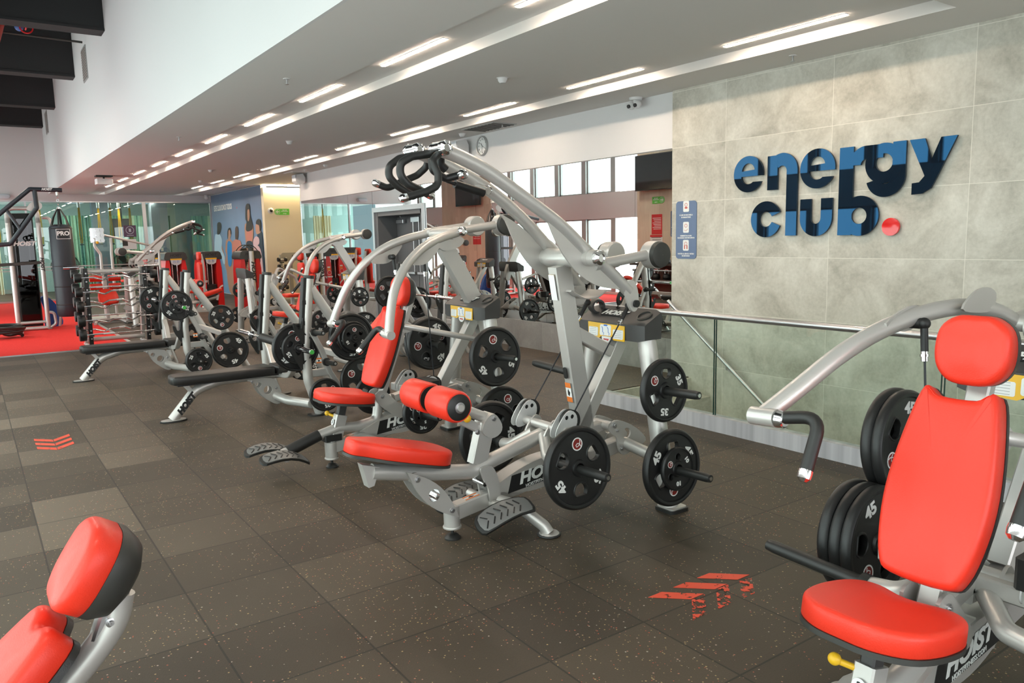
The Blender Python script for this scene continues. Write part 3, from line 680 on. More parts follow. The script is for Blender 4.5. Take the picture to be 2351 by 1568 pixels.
def exit_sign(o, u, v, label):
    t = thing('exit_sign', label, 'sign', o, 0, 'green evacuation route signs')
    u_, v_ = V3(u), V3(v); w = u_.cross(v_)
    def at(x, y, d): return u_ * x + v_ * y + w * d
    b = MB(); b.prism([(.21, .085), (-.11, .085)] + arcp((-.125, 0), .085, 90, 270, 16) + [(.21, -.085)], .006, at(0, 0, .003), u, v); b.make('panel', GREENS, t, smooth=None)
    b = MB(); b.lathe([(.064, 0), (.070, 0), (.070, .001), (.064, .001)], at(-.12, 0, .0062), w, 32, True); b.prism([(-.17, 0), (-.125, .045), (-.105, .045), (-.135, .012), (-.075, .012), (-.075, -.012), (-.135, -.012), (-.105, -.045), (-.125, -.045)], .001, at(0, 0, .0066), u, v); b.make('arrow', WHITE, t, smooth=None)
    b = MB(); b.text('VIA DE', .042, at(.08, .045, .0065), u, v, .001); b.text('EVACUACION', .036, at(.08, .012, .0065), u, v, .001, sx=.85); b.text('energy', .034, at(.08, -.045, .0065), u, v, .0012); b.make('lettering', WHITE, t, smooth=None)
exit_sign((7.33, 21.5, 2.46), X, Z, 'green evacuation sign with white arrow on the cream alcove wall')
exit_sign((-.97, 13.85, 2.46), Y, Z, 'green evacuation sign with white arrow on the timber wall, seen mirrored')
def poster(o, u, v, w_, h_, label, lines, body=SIGNRED, ink=WHITE, head=None):
    t = thing('poster', label, 'poster', o, 0); u_, v_ = V3(u), V3(v); w = u_.cross(v_)
    def at(x, y, d): return u_ * x + v_ * y + w * d
    b = MB(); b.prism(rrect(w_, h_, .01), .004, at(0, 0, .002), u, v); b.make('sheet', body, t, smooth=None)
    b = MB()
    for k in range(lines): b.box((0, 0, 0), (0, 0, 0)) if False else b.prism(rect(-w_ * .40, h_ * (.30 - .62 * k / lines), w_ * (.40 - .25 * ((k * 7) % 3) / 3), h_ * (.30 - .62 * k / lines) + .012), .001, at(0, 0, .0046), u, v)
    b.make('text_lines', ink, t, smooth=None)
    if head: b = MB(); b.prism(rect(-w_ / 2, h_ * .34, w_ / 2, h_ / 2), .001, at(0, 0, .0048), u, v); b.make('heading_band', head, t, smooth=None)
poster((-.97, 13.90, 1.86), Y, Z, .36, .50, 'red notice with white text lines on the timber wall, seen in the mirror', 8)
poster((-.97, 13.92, 1.42), Y, Z, .42, .36, 'white notice with a red border under the red one on the timber wall', 4, WHITE, BLACKP, SIGNRED)
poster((-.97, 22.3, 1.75), Y, Z, .5, .7, 'red poster on the further timber pier, seen in the mirror', 7)
def tv(y, z, label):
    t = thing('television', label, 'television', (-.84, y, z), 0, 'televisions on the timber piers')
    b = MB(); b.box((-.03, -.78, -.44), (.03, .78, .44), .01); b.make('body', BLACKP, t)
    b = MB(); b.box((.03, -.76, -.42), (.033, .76, .42)); b.make('screen', mat('tv_screen', (.006, .006, .007), .08), t, smooth=None)
    b = MB(); b.box((-.13, -.2, -.15), (-.03, .2, .15)); b.make('wall_bracket', CAPGREY, t, smooth=None)
tv(13.75, 3.15, 'large black television high on the timber wall by the red notices'); tv(22.6, 3.15, 'black television high on the further timber pier')
t = thing('poster', 'small purple notice with a crossed-out phone stuck on the studio glass', 'poster', (4.32, YG - .005, 2.07))
b = MB(); b.box((-.18, -.006, -.18), (.18, -.003, .18)); b.make('sheet', mat('purple_notice', (.12, .07, .13), .5), t, smooth=None)
b = MB(); b.lathe([(.105, 0), (.12, 0), (.12, .001), (.105, .001)], (0, -.0065, .03), NY, 32, True); b.beam([(-.07, -.007, .1), (.07, -.007, -.04)], .014, .001, Y, .0002); b.box((-.03, -.0075, -.02), (.03, -.0065, .08)); b.box((-.1, -.0075, -.14), (.1, -.0065, -.125)); b.make('symbol', LGREY, t, smooth=None)
t = thing('poster', 'white leaflet below the purple notice on the studio glass', 'poster', (4.28, YG - .005, 1.66)); b = MB(); b.box((-.2, -.006, -.16), (.2, -.003, .16)); b.make('sheet', WHITE, t, smooth=None); b = MB(); b.box((-.2, -.0075, -.05), (-.05, -.0062, .14)); b.make('picture', CAPGREY, t, smooth=None)

mu = thing('wall_mural', 'blue wall mural of five people in sportswear with white slogan', 'mural', (6.84, 0, 0))
def mgrad():
    m = mat('mural_blue_print', (.14, .24, .40), .55); b = m.node_tree.nodes['Principled BSDF']
    pos = N(m, 'ShaderNodeNewGeometry').outputs['Position']; s = N(m, 'ShaderNodeSeparateXYZ'); L(m, pos, s.inputs[0])
    n = N(m, 'ShaderNodeTexNoise', Scale=.7, Detail=3.0); L(m, pos, n.inputs['Vector'])
    f = math_(m, 'ADD', math_(m, 'MULTIPLY', s.outputs[2], .3), math_(m, 'MULTIPLY', n.outputs['Fac'], .25))
    L(m, ramp(m, f, [(.35, (.20, .36, .56)), (.75, (.19, .29, .45)), (1.05, (.13, .18, .28))]), b.inputs['Base Color']); return m
b = MB(); b.box((-.006, 21.7, .02), (0, YG - .08, 3.19)); b.make('print', mgrad(), mu, smooth=None)
b = MB(); b.text('ESTE CLUB SOMOS TODOS', .235, (-.008, 25.62, 2.745), NY, Z, .006, sx=.72); b.make('slogan', WHITE, mu, smooth=None)
b = MB(); b.box((-.009, 24.02, 2.66), (-.007, 24.08, 2.70)); b.make('slogan_stop', REDP, mu, smooth=None)
SK1 = mat('printed_skin', (.50, .26, .17), .6); SK2 = mat('printed_dark_skin', (.075, .04, .03), .6); HAIR = mat('printed_hair', (.025, .02, .018), .6); CORAL = mat('printed_coral', (.62, .22, .16), .6)
PBLUE = mat('printed_pale_blue', (.50, .68, .82), .6); JEAN = mat('printed_denim', (.06, .17, .38), .6); TANK = mat('printed_bright_blue', (.03, .25, .60), .6); NAVYP = mat('printed_navy', (.02, .035, .06), .6); PINK = mat('printed_pink', (.72, .48, .50), .6)
mural = [('legs', SK1, [(25.62, 1.2), (24.7, 1.2), (24.6, .1), (25.5, .1)]), ('legs', JEAN, [(24.75, 1.35), (23.75, 1.35), (23.7, .1), (24.8, .1)]),
 ('arm', SK1, [(26.07, 1.58), (25.8, 1.29), (25.5, .80), (25.68, .76), (26.01, 1.23)]), ('jeans', JEAN, [(26.79, 1.2), (26.29, 1.15), (26.15, .1), (26.5, .05), (26.85, .1)]),
 ('shirt', PBLUE, [(26.76, 1.86), (26.48, 1.92), (26.13, 1.9), (25.93, 1.71), (26.05, 1.45), (25.77, 1.21), (25.79, .97), (25.98, .99), (26.16, 1.23), (26.29, 1.15), (26.94, 1.2)]),
 ('hair', HAIR, [(26.41, 2.1), (26.37, 2.26), (26.17, 2.31), (25.93, 2.27), (25.9, 2.14), (26.06, 1.98), (26.28, 1.91), (26.46, 1.94)]),
 ('figure', SK1, [(25.18, 2.02), (24.88, 2.07), (24.85, 1.89), (24.98, 1.76), (24.71, 1.65), (24.68, 1.42), (24.85, 1.27), (25.0, 1.06), (25.14, .87), (25.57, .86), (25.52, 1.24), (25.62, 1.39), (25.45, 1.71), (25.19, 1.76)]),
 ('top', TANK, [(25.32, 1.63), (24.89, 1.65), (24.86, 1.42), (25.03, .95), (25.4, .95)]), ('hair', HAIR, [(25.21, 2.0), (25.06, 2.09), (24.88, 2.09), (24.8, 1.96), (24.89, 1.89), (24.91, 2.02), (25.08, 2.02), (25.17, 1.86), (25.27, 1.76)]),
 ('head', SK2, [(24.34, 2.06), (24.19, 2.13), (24.05, 2.09), (24.04, 1.9), (24.15, 1.75), (24.24, 1.66), (24.36, 1.69), (24.4, 1.83)]), ('shirt', CORAL, [(24.72, 1.63), (24.42, 1.73), (24.15, 1.72), (23.86, 1.67), (23.81, 1.42), (23.91, 1.25), (24.75, 1.25)]),
 ('figure', SK1, [(23.33, 2.13), (23.09, 2.2), (22.71, 2.19), (22.52, 2.09), (22.58, 1.78), (22.77, 1.54), (22.75, 1.25), (22.8, .3), (23.5, .3), (23.58, 1.25), (23.34, 1.54), (23.36, 1.81)]),
 ('top', CORAL, [(23.13, 2.17), (22.67, 2.16), (22.76, 1.65), (23.22, 1.65)]), ('trousers', NAVYP, [(23.21, 1.66), (22.74, 1.66), (22.73, 1.48), (23.3, 1.48)]),
 ('hair', HAIR, [(23.16, 2.51), (23.1, 2.68), (22.92, 2.75), (22.72, 2.69), (22.7, 2.4), (22.58, 2.21), (22.57, 2.02), (23.0, 1.95), (23.23, 2.01), (23.12, 2.22), (23.2, 2.32)]), ('face', SK1, [(22.95, 2.55), (22.78, 2.57), (22.78, 2.38), (22.89, 2.25), (22.99, 2.29)]),
 ('shirt', NAVYP, [(22.15, 1.87), (21.88, 1.91), (21.72, 1.79), (21.76, .4), (21.98, .4), (22.04, 1.31), (22.22, 1.56)]), ('head', SK1, [(22.26, 2.11), (22.09, 2.15), (21.86, 2.1), (21.86, 1.91), (22.16, 1.86), (22.28, 1.92)]),
 ('hair', HAIR, [(22.21, 2.15), (22.15, 2.24), (21.95, 2.28), (21.79, 2.22), (21.81, 2.0), (21.93, 1.93), (21.95, 2.1)]), ('arm', PINK, [(22.72, 1.42), (22.5, 1.52), (22.15, 1.54), (21.89, 1.33), (21.83, .7), (21.98, .6), (22.29, 1.21), (22.66, 1.3)]), ('sleeve', PINK, [(22.6, 1.59), (22.54, 1.71), (22.28, 1.8), (22.03, 1.75), (22.02, 1.61), (22.22, 1.54), (22.5, 1.51)])]
for k, (nm, m, p) in enumerate(mural):
    b = MB(); b.prism(smooth2([(-y, z) for y, z in p], 3), .001, (-.008 - .0012 * k, 0, 0), NY, Z); b.make(nm, m, mu, smooth=None)

# ------------------------------------------------------------------ red arrows printed on the floor
def arrow(label, o, ang, worn):
    """three chevrons pointing along local +x"""
    t = thing('floor_marking', label, 'floor marking', (o[0], o[1], .001), ang)
    for k in range(3):
        x = k * .162
        for sy, m in ((1, ARROWR), (-1, worn)):
            b = MB(); b.prism([(x, .003 * sy), (x + .087, .003 * sy), (x - .05, .132 * sy), (x - .137, .132 * sy)], .0012, (0, 0, .0006), X, Y); b.make('chevron_half', m, t, smooth=None)
arrow('worn red chevron arrow on the floor in front of the lat pulldown machine', (2.505, 2.22), 0, ARROWW)
arrow('worn red chevron arrow on the walkway tiles left of the flat benches', (.46, 7.49), -pi / 2, ARROWR)

# ------------------------------------------------------------------ weight plates
PL = {45: (.225, .046, .030), 35: (.182, .042, .028), 25: (.154, .038, .027), 10: (.127, .032, .026), 5: (.096, .026, .026)}
def make_plate(w, digits=True):
    R, T, _ = PL[w]; big = w >= 25
    root = thing('weight_plate', 'plate', 'weight plate')
    b = MB(); e = T / 2; wb = e * .52
    rim = R * .86 if big else R * .90
    # rolled rim
    b.lathe([(rim, wb), (rim + R * .02, e * .92), (rim + R * .05, e), (R - .012, e), (R - .004, e * .72), (R, e * .3), (R, -e * .3), (R - .004, -e * .72), (R - .012, -e), (rim + R * .05, -e), (rim + R * .02, -e * .92), (rim, -wb)], (0, 0, 0), Z, 56, True)
    hr = R * (.185 if big else .15); hd = R * (.55 if big else .56)
    holes = [circ(.0275, 20)]
    for k in range(3):
        a = radians(-90 + 120 * k)
        if big:
            pts = []
            for x, y in circ(hr, 22):
                if y < -hr * .62: y = -hr * .62
                pts.append((x, y))
            ca, sa = cos(a + pi / 2), sin(a + pi / 2)
            pts = [(hd * cos(a) + x * ca - y * sa, hd * sin(a) + x * sa + y * ca) for x, y in pts]
        else: pts = circ(hr, 18, (hd * cos(a), hd * sin(a)))
        holes.append(pts)
    b.prism(circ(rim + .002, 56), wb * 2, (0, 0, 0), X, Y, holes)
    for h in holes[1:]:                       # raised lips round the grip holes
        cx = sum(p[0] for p in h) / len(h); cy = sum(p[1] for p in h) / len(h); n = len(h); vs = []
        for k, z in ((1.0, wb * .9), (1.04, wb + .004), (1.14, wb + .004), (1.24, wb * .95)): vs += [(cx + (x - cx) * k, cy + (y - cy) * k, z) for x, y in h]
        b.add(vs, [(i * n + j, i * n + (j + 1) % n, (i + 1) * n + (j + 1) % n, (i + 1) * n + j) for i in range(3) for j in range(n)])
    b.lathe([(.0275, -e), (.043, -e), (.048, -wb), (.048, wb), (.043, e), (.0275, e)], (0, 0, 0), Z, 28, True)
    b.make('disc', RUBBER, root)
    if digits:
        z = wb + .0006; tr = R * .66
        for a in (-30, 210):
            b = MB()
            ar = radians(a); u = (-sin(ar), cos(ar), 0); u = (u[0], u[1], 0); v = (cos(ar), sin(ar), 0); u2 = (sin(ar), -cos(ar), 0)
            b.text(str(w), R * .30 if big else R * .27, (tr * cos(ar), tr * sin(ar), z), u2, v, R * .012, sx=1.15)
            b.make('numeral', WHITE, root, smooth=None)
        lr = R * .135; c = (0, R * .58, z)
        b = MB(); b.lathe([(.001, 0), (lr, 0), (lr, .001)], c, Z, 28); b.make('emblem_disc', DKRED, root, smooth=None)
        b = MB(); b.lathe([(lr * .96, .0005), (lr * 1.16, .0005), (lr * 1.16, .0016), (lr * .96, .0016)], c, Z, 28, True)
        b.sweep([(c[0] + lr * x, c[1] + lr * y, z + .0015) for x, y in ((.55, .72), (.62, .3), (.3, -.35), (-.2, -.5), (-.35, -.2), (0, .12), (.45, .05), (.72, -.5))], [(-lr * .07, -.0003), (lr * .07, -.0003), (lr * .07, .0006), (-lr * .07, .0006)], (1, .3, 0)); b.make('emblem_swirl', WHITE, root, smooth=None)
    return root
PLATE0 = {}
def plate(w, loc, label, group, roll=0.0, tilt=4.0, face=-1, digits=True, rz=0.0):
    """a plate with its printed face towards -y (face=-1) or +y, tilted back a little on its peg"""
    key = (w, digits)
    if key not in PLATE0: PLATE0[key] = r = make_plate(w, digits)
    else: r = copy_tree(PLATE0[key])
    r['label'] = label; r['group'] = group
    M = Matrix.Translation(loc) @ Matrix.Rotation(rz, 4, 'Z')
    if face > 0: M = M @ Matrix.Rotation(pi, 4, 'Z')
    r.matrix_world = M @ Matrix.Rotation(radians(90 - tilt), 4, 'X') @ Matrix.Rotation(radians(roll), 4, 'Z')
    return r
GP = lambda m: 'weight plates loaded on the ' + m

# ------------------------------------------------------------------ the plate-loaded machines
class Bolts:
    def __init__(s): s.l = []
    def make(s, name, m, parent):
        for b in s.l: b.make('bolt', m, parent)
def bolt(b, p, n, r=.013):
    if isinstance(b, Bolts): q = MB(); b.l.append(q); b = q
    p, n = V3(p), V3(n).normalized(); b.lathe([(.001, 0), (r, 0), (r, .006), (r * .6, .007), (r * .5, .012), (.001, .012)], p, n, 12)
def peg(root, p0, p1, name='weight_peg'):
    p0, p1 = V3(p0), V3(p1); d = (p1 - p0).normalized(); q = p0 + d * .03
    b = MB(); b.lathe([(.001, 0), (.038, 0), (.038, .03), (.0245, .03), (.0245, (p1 - p0).length - .03), (.021, (p1 - p0).length), (.001, (p1 - p0).length)], p0, d, 22)
    o = b.make(name, GRIP, root)
    b = MB(); b.cyl(p1, p1 + d * .004, .011, 12); b.make('end_bolt', CHROME, o)
def brand(root, o, u, v, size, plate_=True, name='brand_lettering'):
    u_, v_ = V3(u).normalized(), V3(v).normalized(); w = u_.cross(v_)
    b = MB(); b.text('HOIST', size * 1.05, V3(o) + w * .0012, u, v, size * .045, .28, .0006, sx=1.18); b.make(name, WHITE if plate_ == 'w' else BLACKP, root, smooth=None)
def console(root, x, z, half=.29, placard=True):
    """charcoal top cap joining the two legs, front towards -x"""
    b = MB()
    prof = [(-.08, -.09), (.075, -.09), (.09, .06), (.075, .092), (-.06, .022), (-.08, .008)]
    b.sweep([(x, half, z), (x, half - .05, z), (x, -half + .05, z), (x, -half, z)], [(a, c) for a, c in prof], (1, 0, 0), True, [.86, 1, 1, .86])
    c = b.make('console', PLASTIC, root)
    b = MB(); b.lathe([(.036, 0), (.048, .0), (.05, .012), (.04, .016), (.036, -.06), (.001, -.06)], (x + .008, -half + .075, z + .050), (-.46, 0, .89), 28); b.make('cup_holder', CAPGREY, c)
    nrm = V3((-.46, 0, .89)); u = V3((0, -1, 0)); v = V3((.89, 0, .46))
    o = V3((x + .0, .03, z + .056)); u2 = u
    b = MB(); b.prism([(-.10, -.028), (.08, -.028), (.115, .028), (-.07, .028)], .006, o, u2, v); p = b.make('brand_badge', BLACKP, c)
    brand(p, o + nrm * .0035, u2, v, .058, 'w')
    if placard:
        px = x - .0815; u = V3((0, -1, 0)); v = V3((.06, 0, 1)); o = V3((px - .003, 0.02, z - .042))
        out = [(-.165, .045), (.165, .038), (.17, -.055), (.075, -.055), (.055, -.035), (-.03, -.035), (-.06, -.052), (-.155, -.045)]
        b = MB(); b.prism(out, .004, o, u, v); p = b.make('instruction_placard', YELLOW, c, smooth=None)
        b = MB(); b.prism(rrect(.085, .055, .008, (-.11, -.012)), .001, o + V3((-.003, 0, 0)), u, v); b.prism(rrect(.10, .066, .01, (0, .002)), .001, o + V3((-.003, 0, 0)), u, v); b.prism(rrect(.09, .058, .008, (.112, -.016)), .001, o + V3((-.003, 0, 0)), u, v); b.prism(arcp((.01, -.036), .042, 180, 360, 14), .001, o + V3((-.003, 0, 0)), u, v); b.make('white_field', WHITE, p, smooth=None)
        b = MB()
        for sx in (-.025, .025):
            b.sweep([o + u * (sx + a) + v * c_ + V3((-.0042, 0, 0)) for a, c_ in ((-.008, .022), (0, .012), (.002, -.012), (.012, -.014), (.01, -.028))], [(-.002, -.0003), (.002, -.0003), (.002, .0003), (-.002, .0003)], (0, 1, .3))
        b.prism(rrect(.034, .010, .005, (0, .032)), .001, o + V3((-.0037, 0, 0)), u, v); b.make('blue_figures', BLUEP, p, smooth=None)
        for xa, xb in ((-.145, -.085), (.075, .145)):
            b = MB()
            for k in range(5): b.prism(rect(xa, .010 - .011 * k, xb, .0125 - .011 * k), .0006, o + V3((-.0038, 0, 0)), u, v)
            b.make('small_text', GREYP, p, smooth=None)
        b = MB(); b.text('energy', .017, o + u * .01 + v * -.052 + V3((-.0042, 0, 0)), u, v, .0004); b.make('red_lettering', SIGNRED, p, smooth=None)
    return c
def pedal(root, c, yaw, pitch, roll=0.0):
    """long black foot plate with raised tread"""
    M = Matrix.Translation(c) @ Matrix.Rotation(radians(yaw), 4, 'Z') @ Matrix.Rotation(radians(pitch), 4, 'Y') @ Matrix.Rotation(radians(roll), 4, 'X')
    def bend(x): return .05 * (1 - (x / .17) ** 2) - .04
    out = smooth2([(-.17, -.02), (-.15, -.06), (-.05, -.068), (.07, -.06), (.16, -.05), (.175, .0), (.16, .05), (.07, .06), (-.05, .068), (-.15, .06), (-.17, .02)], 2); n = len(out)
    def shell(k, dz, th):
        vs = [M @ V3((x * k, y * k, bend(x * k) + dz)) for x, y in out] + [M @ V3((x * k, y * k, bend(x * k) + dz - th)) for x, y in out]
        # strip fill across the long axis keeps the plate curved
        fs = []
        idx = list(range(n)); m = n // 2
        for i in range(m):
            a, b_, c_, d = i, (i + 1) % n, (n - i - 1) % n, (n - i) % n
            f = []
            for q in (a, b_, c_, d):
                if q not in f: f.append(q)
            if len(f) > 2: fs += [tuple(f), tuple(q + n for q in reversed(f))]
        fs += [(i, (i + 1) % n, (i + 1) % n + n, i + n) for i in range(n)]
        return vs, fs
    b = MB(); b.add(*shell(1.0, 0, .016)); o = b.make('foot_plate', GRIP, root)
    b = MB(); b.add(*shell(.9, .0015, .004)); b.make('tread_inlay', TREAD, o)
    b = MB()
    for x in (-.11, -.07, -.03, .01, .05, .09):
        for s in (-1, 1): b.beam([M @ V3((x, s * .006, bend(x) + .003)), M @ V3((x - .025, s * .04, bend(x - .025) + .003))], .007, .003, M.to_3x3() @ V3((1, 0, 0)), .0008)
    b.make('tread_ribs', BLACKP, o)
def sticker(root, o, u, v, w_, h_, name='warning_sticker'):
    u_, v_ = V3(u).normalized(), V3(v).normalized(); w = u_.cross(v_)
    b = MB(); b.prism(rrect(w_, h_, .004), .0008, V3(o) + w * .0006, u, v); s = b.make(name, WHITE, root, smooth=None)
    b = MB()
    for y in (-.5, .5): b.prism(rect(-w_ / 2, y * h_ - (0 if y < 0 else h_ * .26), w_ / 2, y * h_ + (h_ * .26 if y < 0 else 0)), .0008, V3(o) + w * .0012, u, v)
    b.make('orange_band', ORANGE, s, smooth=None)
    b = MB(); b.prism([(-w_ * .2, -h_ * .12), (w_ * .05, -h_ * .2), (w_ * .25, 0), (w_ * .05, h_ * .1), (0, h_ * .2), (-w_ * .15, h_ * .08)], .0008, V3(o) + w * .0012, u, v); b.make('pictogram', BLACKP, s, smooth=None)

def base_frame(root, px, pz, placard=True, peg_out=.74, low=(1.225, .272)):
    """common floor frame: x from the front foot to the rear legs, y across"""
    b = MB(); b.lathe([(.001, 0), (.045, 0), (.045, .008), (.028, .026), (.012, .03), (.001, .03)], (.03, 0, 0), Z, 24); b.cyl((.03, 0, .03), (.03, 0, .07), .009, 10); b.make('levelling_foot', GRIP, root)
    b = MB(); b.lathe([(.001, .062), (.050, .062), (.052, .068), (.050, .074), (.045, .076), (.047, .19), (.001, .19)], (.03, 0, 0), Z, 28); b.make('front_socket', SILVER, root)
    b = MB(); b.beam([(.05, 0, .15), (1.26, 0, .318)], .076, .086); r = b.make('main_rail', SILVER, root)
    sticker(r, (.155, 0, .2085), (.99, 0, .138), (0, 1, 0), .09, .045)
    # arched gusset on the rail with the maker's lettering
    b = MB(); b.prism(lens((.24, .235), (.98, .325), .075, .10, 14), .105, (0, 0, 0), X, Z); g = b.make('gusset', SILVER, root)
    for sy in (-1, 1):
        yy = sy * .0533; u = (.99, 0, .12) if sy < 0 else (-.99, 0, -.12); v = (-.12, 0, .99) if sy < 0 else (.12, 0, .99)
        b = MB(); oo = V3((.60, yy, .272)); b.prism([(-.24, -.05), (.22, -.062), (.27, .03), (-.20, .045)] if sy < 0 else [(-.22, -.062), (.24, -.05), (.20, .045), (-.27, .03)], .0015, oo, u, v); p = b.make('brand_panel', BLACKP, g, smooth=None)
        o2 = oo + V3((0, sy * .0008, 0)); brand(p, o2 + V3(v) * .008, u, v, .088, 'w')
        b = MB(); b.text('HOISTFITNESS.COM', .026, o2 + V3((0, sy * .001, 0)) + V3(v) * -.044, u, v, .0004); b.make('web_lettering', WHITE, p, smooth=None)
    for s in (-1, 1):
        b = MB(); b.tube(fillet([(.30, s * .02, .17), (.36, s * .16, .155), (.455, s * .265, .05), (.47, s * .29, .012)], .09, 8), .033, 16); l = b.make('side_foot', SILVER, root)
        b = MB(); b.lathe([(.001, 0), (.062, 0), (.066, .006), (.064, .012), (.001, .012)], (.472, s * .29, 0), Z, 28); b.make('foot_pad', GRIP, l)
        b = MB(); b.lathe([(.001, .012), (.056, .012), (.05, .018), (.001, .018)], (.472, s * .29, 0), Z, 28); b.make('foot_disc', SILVER, l)
        b = MB(); b.tube([(1.275, s * .415, .015), (1.275, s * .225, 1.03)], .056, 22); l = b.make('rear_leg', SILVER, root)
        b = MB(); b.prism(rrect(.15, .15, .025), .02, (1.285, s * .43, .010), X, Y); b.make('foot_pad', GRIP, l)
        b = MB(); b.prism(rrect(.13, .13, .02), .008, (1.285, s * .43, .024), X, Y); b.make('foot_disc', SILVER, l)
        b = MB(); b.tube([(1.25, s * .06, .34), (1.275, s * .36, .29)], .036, 16); b.make('rear_cross_tube', SILVER, root)
        # curved flange plate that carries the rear end of the rocking frame
        b = MB(); b.prism(smooth2([(1.10, .46), (1.15, .50), (1.25, .47), (1.36, .40), (1.41, .33), (1.30, .29), (1.22, .27), (1.18, .31), (1.16, .39), (1.11, .43)], 3), .012, (0, s * .085, 0), X, Z, [circ(.034, 18, (1.245, .405))]); f = b.make('rear_flange', SILVER, root)
        b = Bolts(); bolt(b, (1.143, s * .091, .471), (0, s, 0), .018); bolt(b, (1.20, s * .091, .315), (0, s, 0)); bolt(b, (1.165, s * .091, .435), (0, s, 0), .010); b.make('bolts', STEEL, f)
    # V of two posts up to the console
    b = MB(); b.beam([(.93, 0, .45), (1.285, 0, 1.0)], .075, .085); b.make('front_strut', SILVER, root)
    console(root, 1.26, 1.085, .30, placard)
    # moving carriage: cross shaft with two cable pulleys and the loading pegs
    b = MB(); b.tube([(px - .03, -.23, pz - .05), (px - .03, .23, pz - .05)], .026, 16); b.make('cross_shaft', SILVER, root)
    for s in (-1, 1):
        b = MB(); yy = s * .19
        for t in (-.024, .024): b.prism(smooth2([(px - .10, pz - .04), (px - .04, pz + .045), (px + .01, pz + .066), (px + .05, pz + .03), (px + .045, pz - .03), (px - .02, pz - .075), (px - .09, pz - .085)], 3), .005, (0, yy + t, 0), X, Z, [circ(.013, 12, (px - .022, pz + .028)), circ(.013, 12, (px + .018, pz + .03))])
        p = b.make('pulley_bracket', WPULLEY, root)
        b = MB(); b.lathe([(.012, -.014), (.066, -.014), (.060, -.004), (.060, .004), (.066, .014), (.012, .014)], (px + .02, yy, pz), Y, 32, True); b.make('pulley_wheel', GRIP, p)
        b = MB(); b.prism(smooth2([(px - .09, pz - .09), (px - .02, pz - .01), (px + .03, pz - .04), (px + .02, pz - .14), (px - .06, pz - .15)], 3), .012, (0, s * .09, 0), X, Z); b.make('shaft_bracket', SILVER, root)
        b = MB(); b.tube(fillet([(px - .06, s * .05, pz - .10), (.56, s * .17, .40), (.555, s * .26, .388)], .05), .034, 16); b.make('loading_tube', SILVER, root)
        peg(root, (.555, s * .26, .388), (.553, s * .68, .404))
        peg(root, (1.17, s * .345, .735), (1.16, s * peg_out, .735 + (peg_out - .345) * .05), 'storage_peg')
        peg(root, (low[0], s * .40, low[1]), (low[0] - .01, s * (peg_out + .04), low[1] + .018), 'storage_peg')
    b = MB(); b.beam([(.66, 0, .43), (.86, 0, .42), (1.12, 0, .46)], .06, .06); b.tube([(1.12, -.09, .465), (1.12, .09, .465)], .03, 16); b.make('carriage_link', SILVER, root)

def chrome_cap(root, p, n, r=.034, name='chrome_cap'):
    p, n = V3(p), V3(n).normalized(); b = MB(); b.lathe([(.001, -.012), (r, -.012), (r * 1.05, 0), (r * .95, .018), (r * .55, .030), (r * .5, .022), (.001, .022)], p, n, 24); return b.make(name, CHROME, root)
def grip_bar(root, path, r, rad, name='handle', caps=True):
    p = fillet(path, rad, 7); b = MB(); b.tube(p, r, 16); h = b.make(name, GRIP, root)
    if caps:
        d = (p[-1] - p[-2]).normalized(); b = MB(); b.lathe([(.001, -.012), (r * 1.06, -.012), (r * 1.1, .0), (r * 1.02, .016), (r * .55, .026), (.001, .027)], p[-1], d, 20); b.make('end_cap', CHROME, h)
    return h
def drum(root, c, s, x0, z0):
    """counterweight: short drum on a tube, dark face outwards"""
    b = MB(); b.tube([(x0, s[1], z0), (c[0] - .05, s[1], c[2])], .031, 16); b.make('counterweight_tube', SILVER, root)
    f = -1 if s[0] < 0 else 1
    b = MB(); b.lathe([(.001, -.05), (.074, -.05), (.082, -.04), (.082, .035), (.001, .035)], (c[0] + .02, s[1], c[2]), (0, f, 0), 36); d = b.make('counterweight', SILVER, root)
    b = MB(); b.lathe([(.078, .035), (.0795, .045), (.074, .062), (.05, .068), (.001, .069)], (c[0] + .02, s[1], c[2]), (0, f, 0), 36); b.make('counterweight_face', CAPGREY, d)
def cable(root, a, c, name='pull_cable'):
    a, c = V3(a), V3(c); d = (c - a).normalized()
    b = MB(); b.tube([a + d * .10, c], .0042, 8); k = b.make(name, CABLE, root)
    b = MB(); b.cyl(a + d * .015, a + d * .10, .013, 12); b.ball(a, .022, 10); b.make('ball_joint', BLACKP, k)
    b = MB(); b.cyl(a + d * .10, a + d * .135, .0125, 10); b.cyl(a + d * .11, a + d * .118, .016, 10); b.make('cable_nut', CHROME, k)

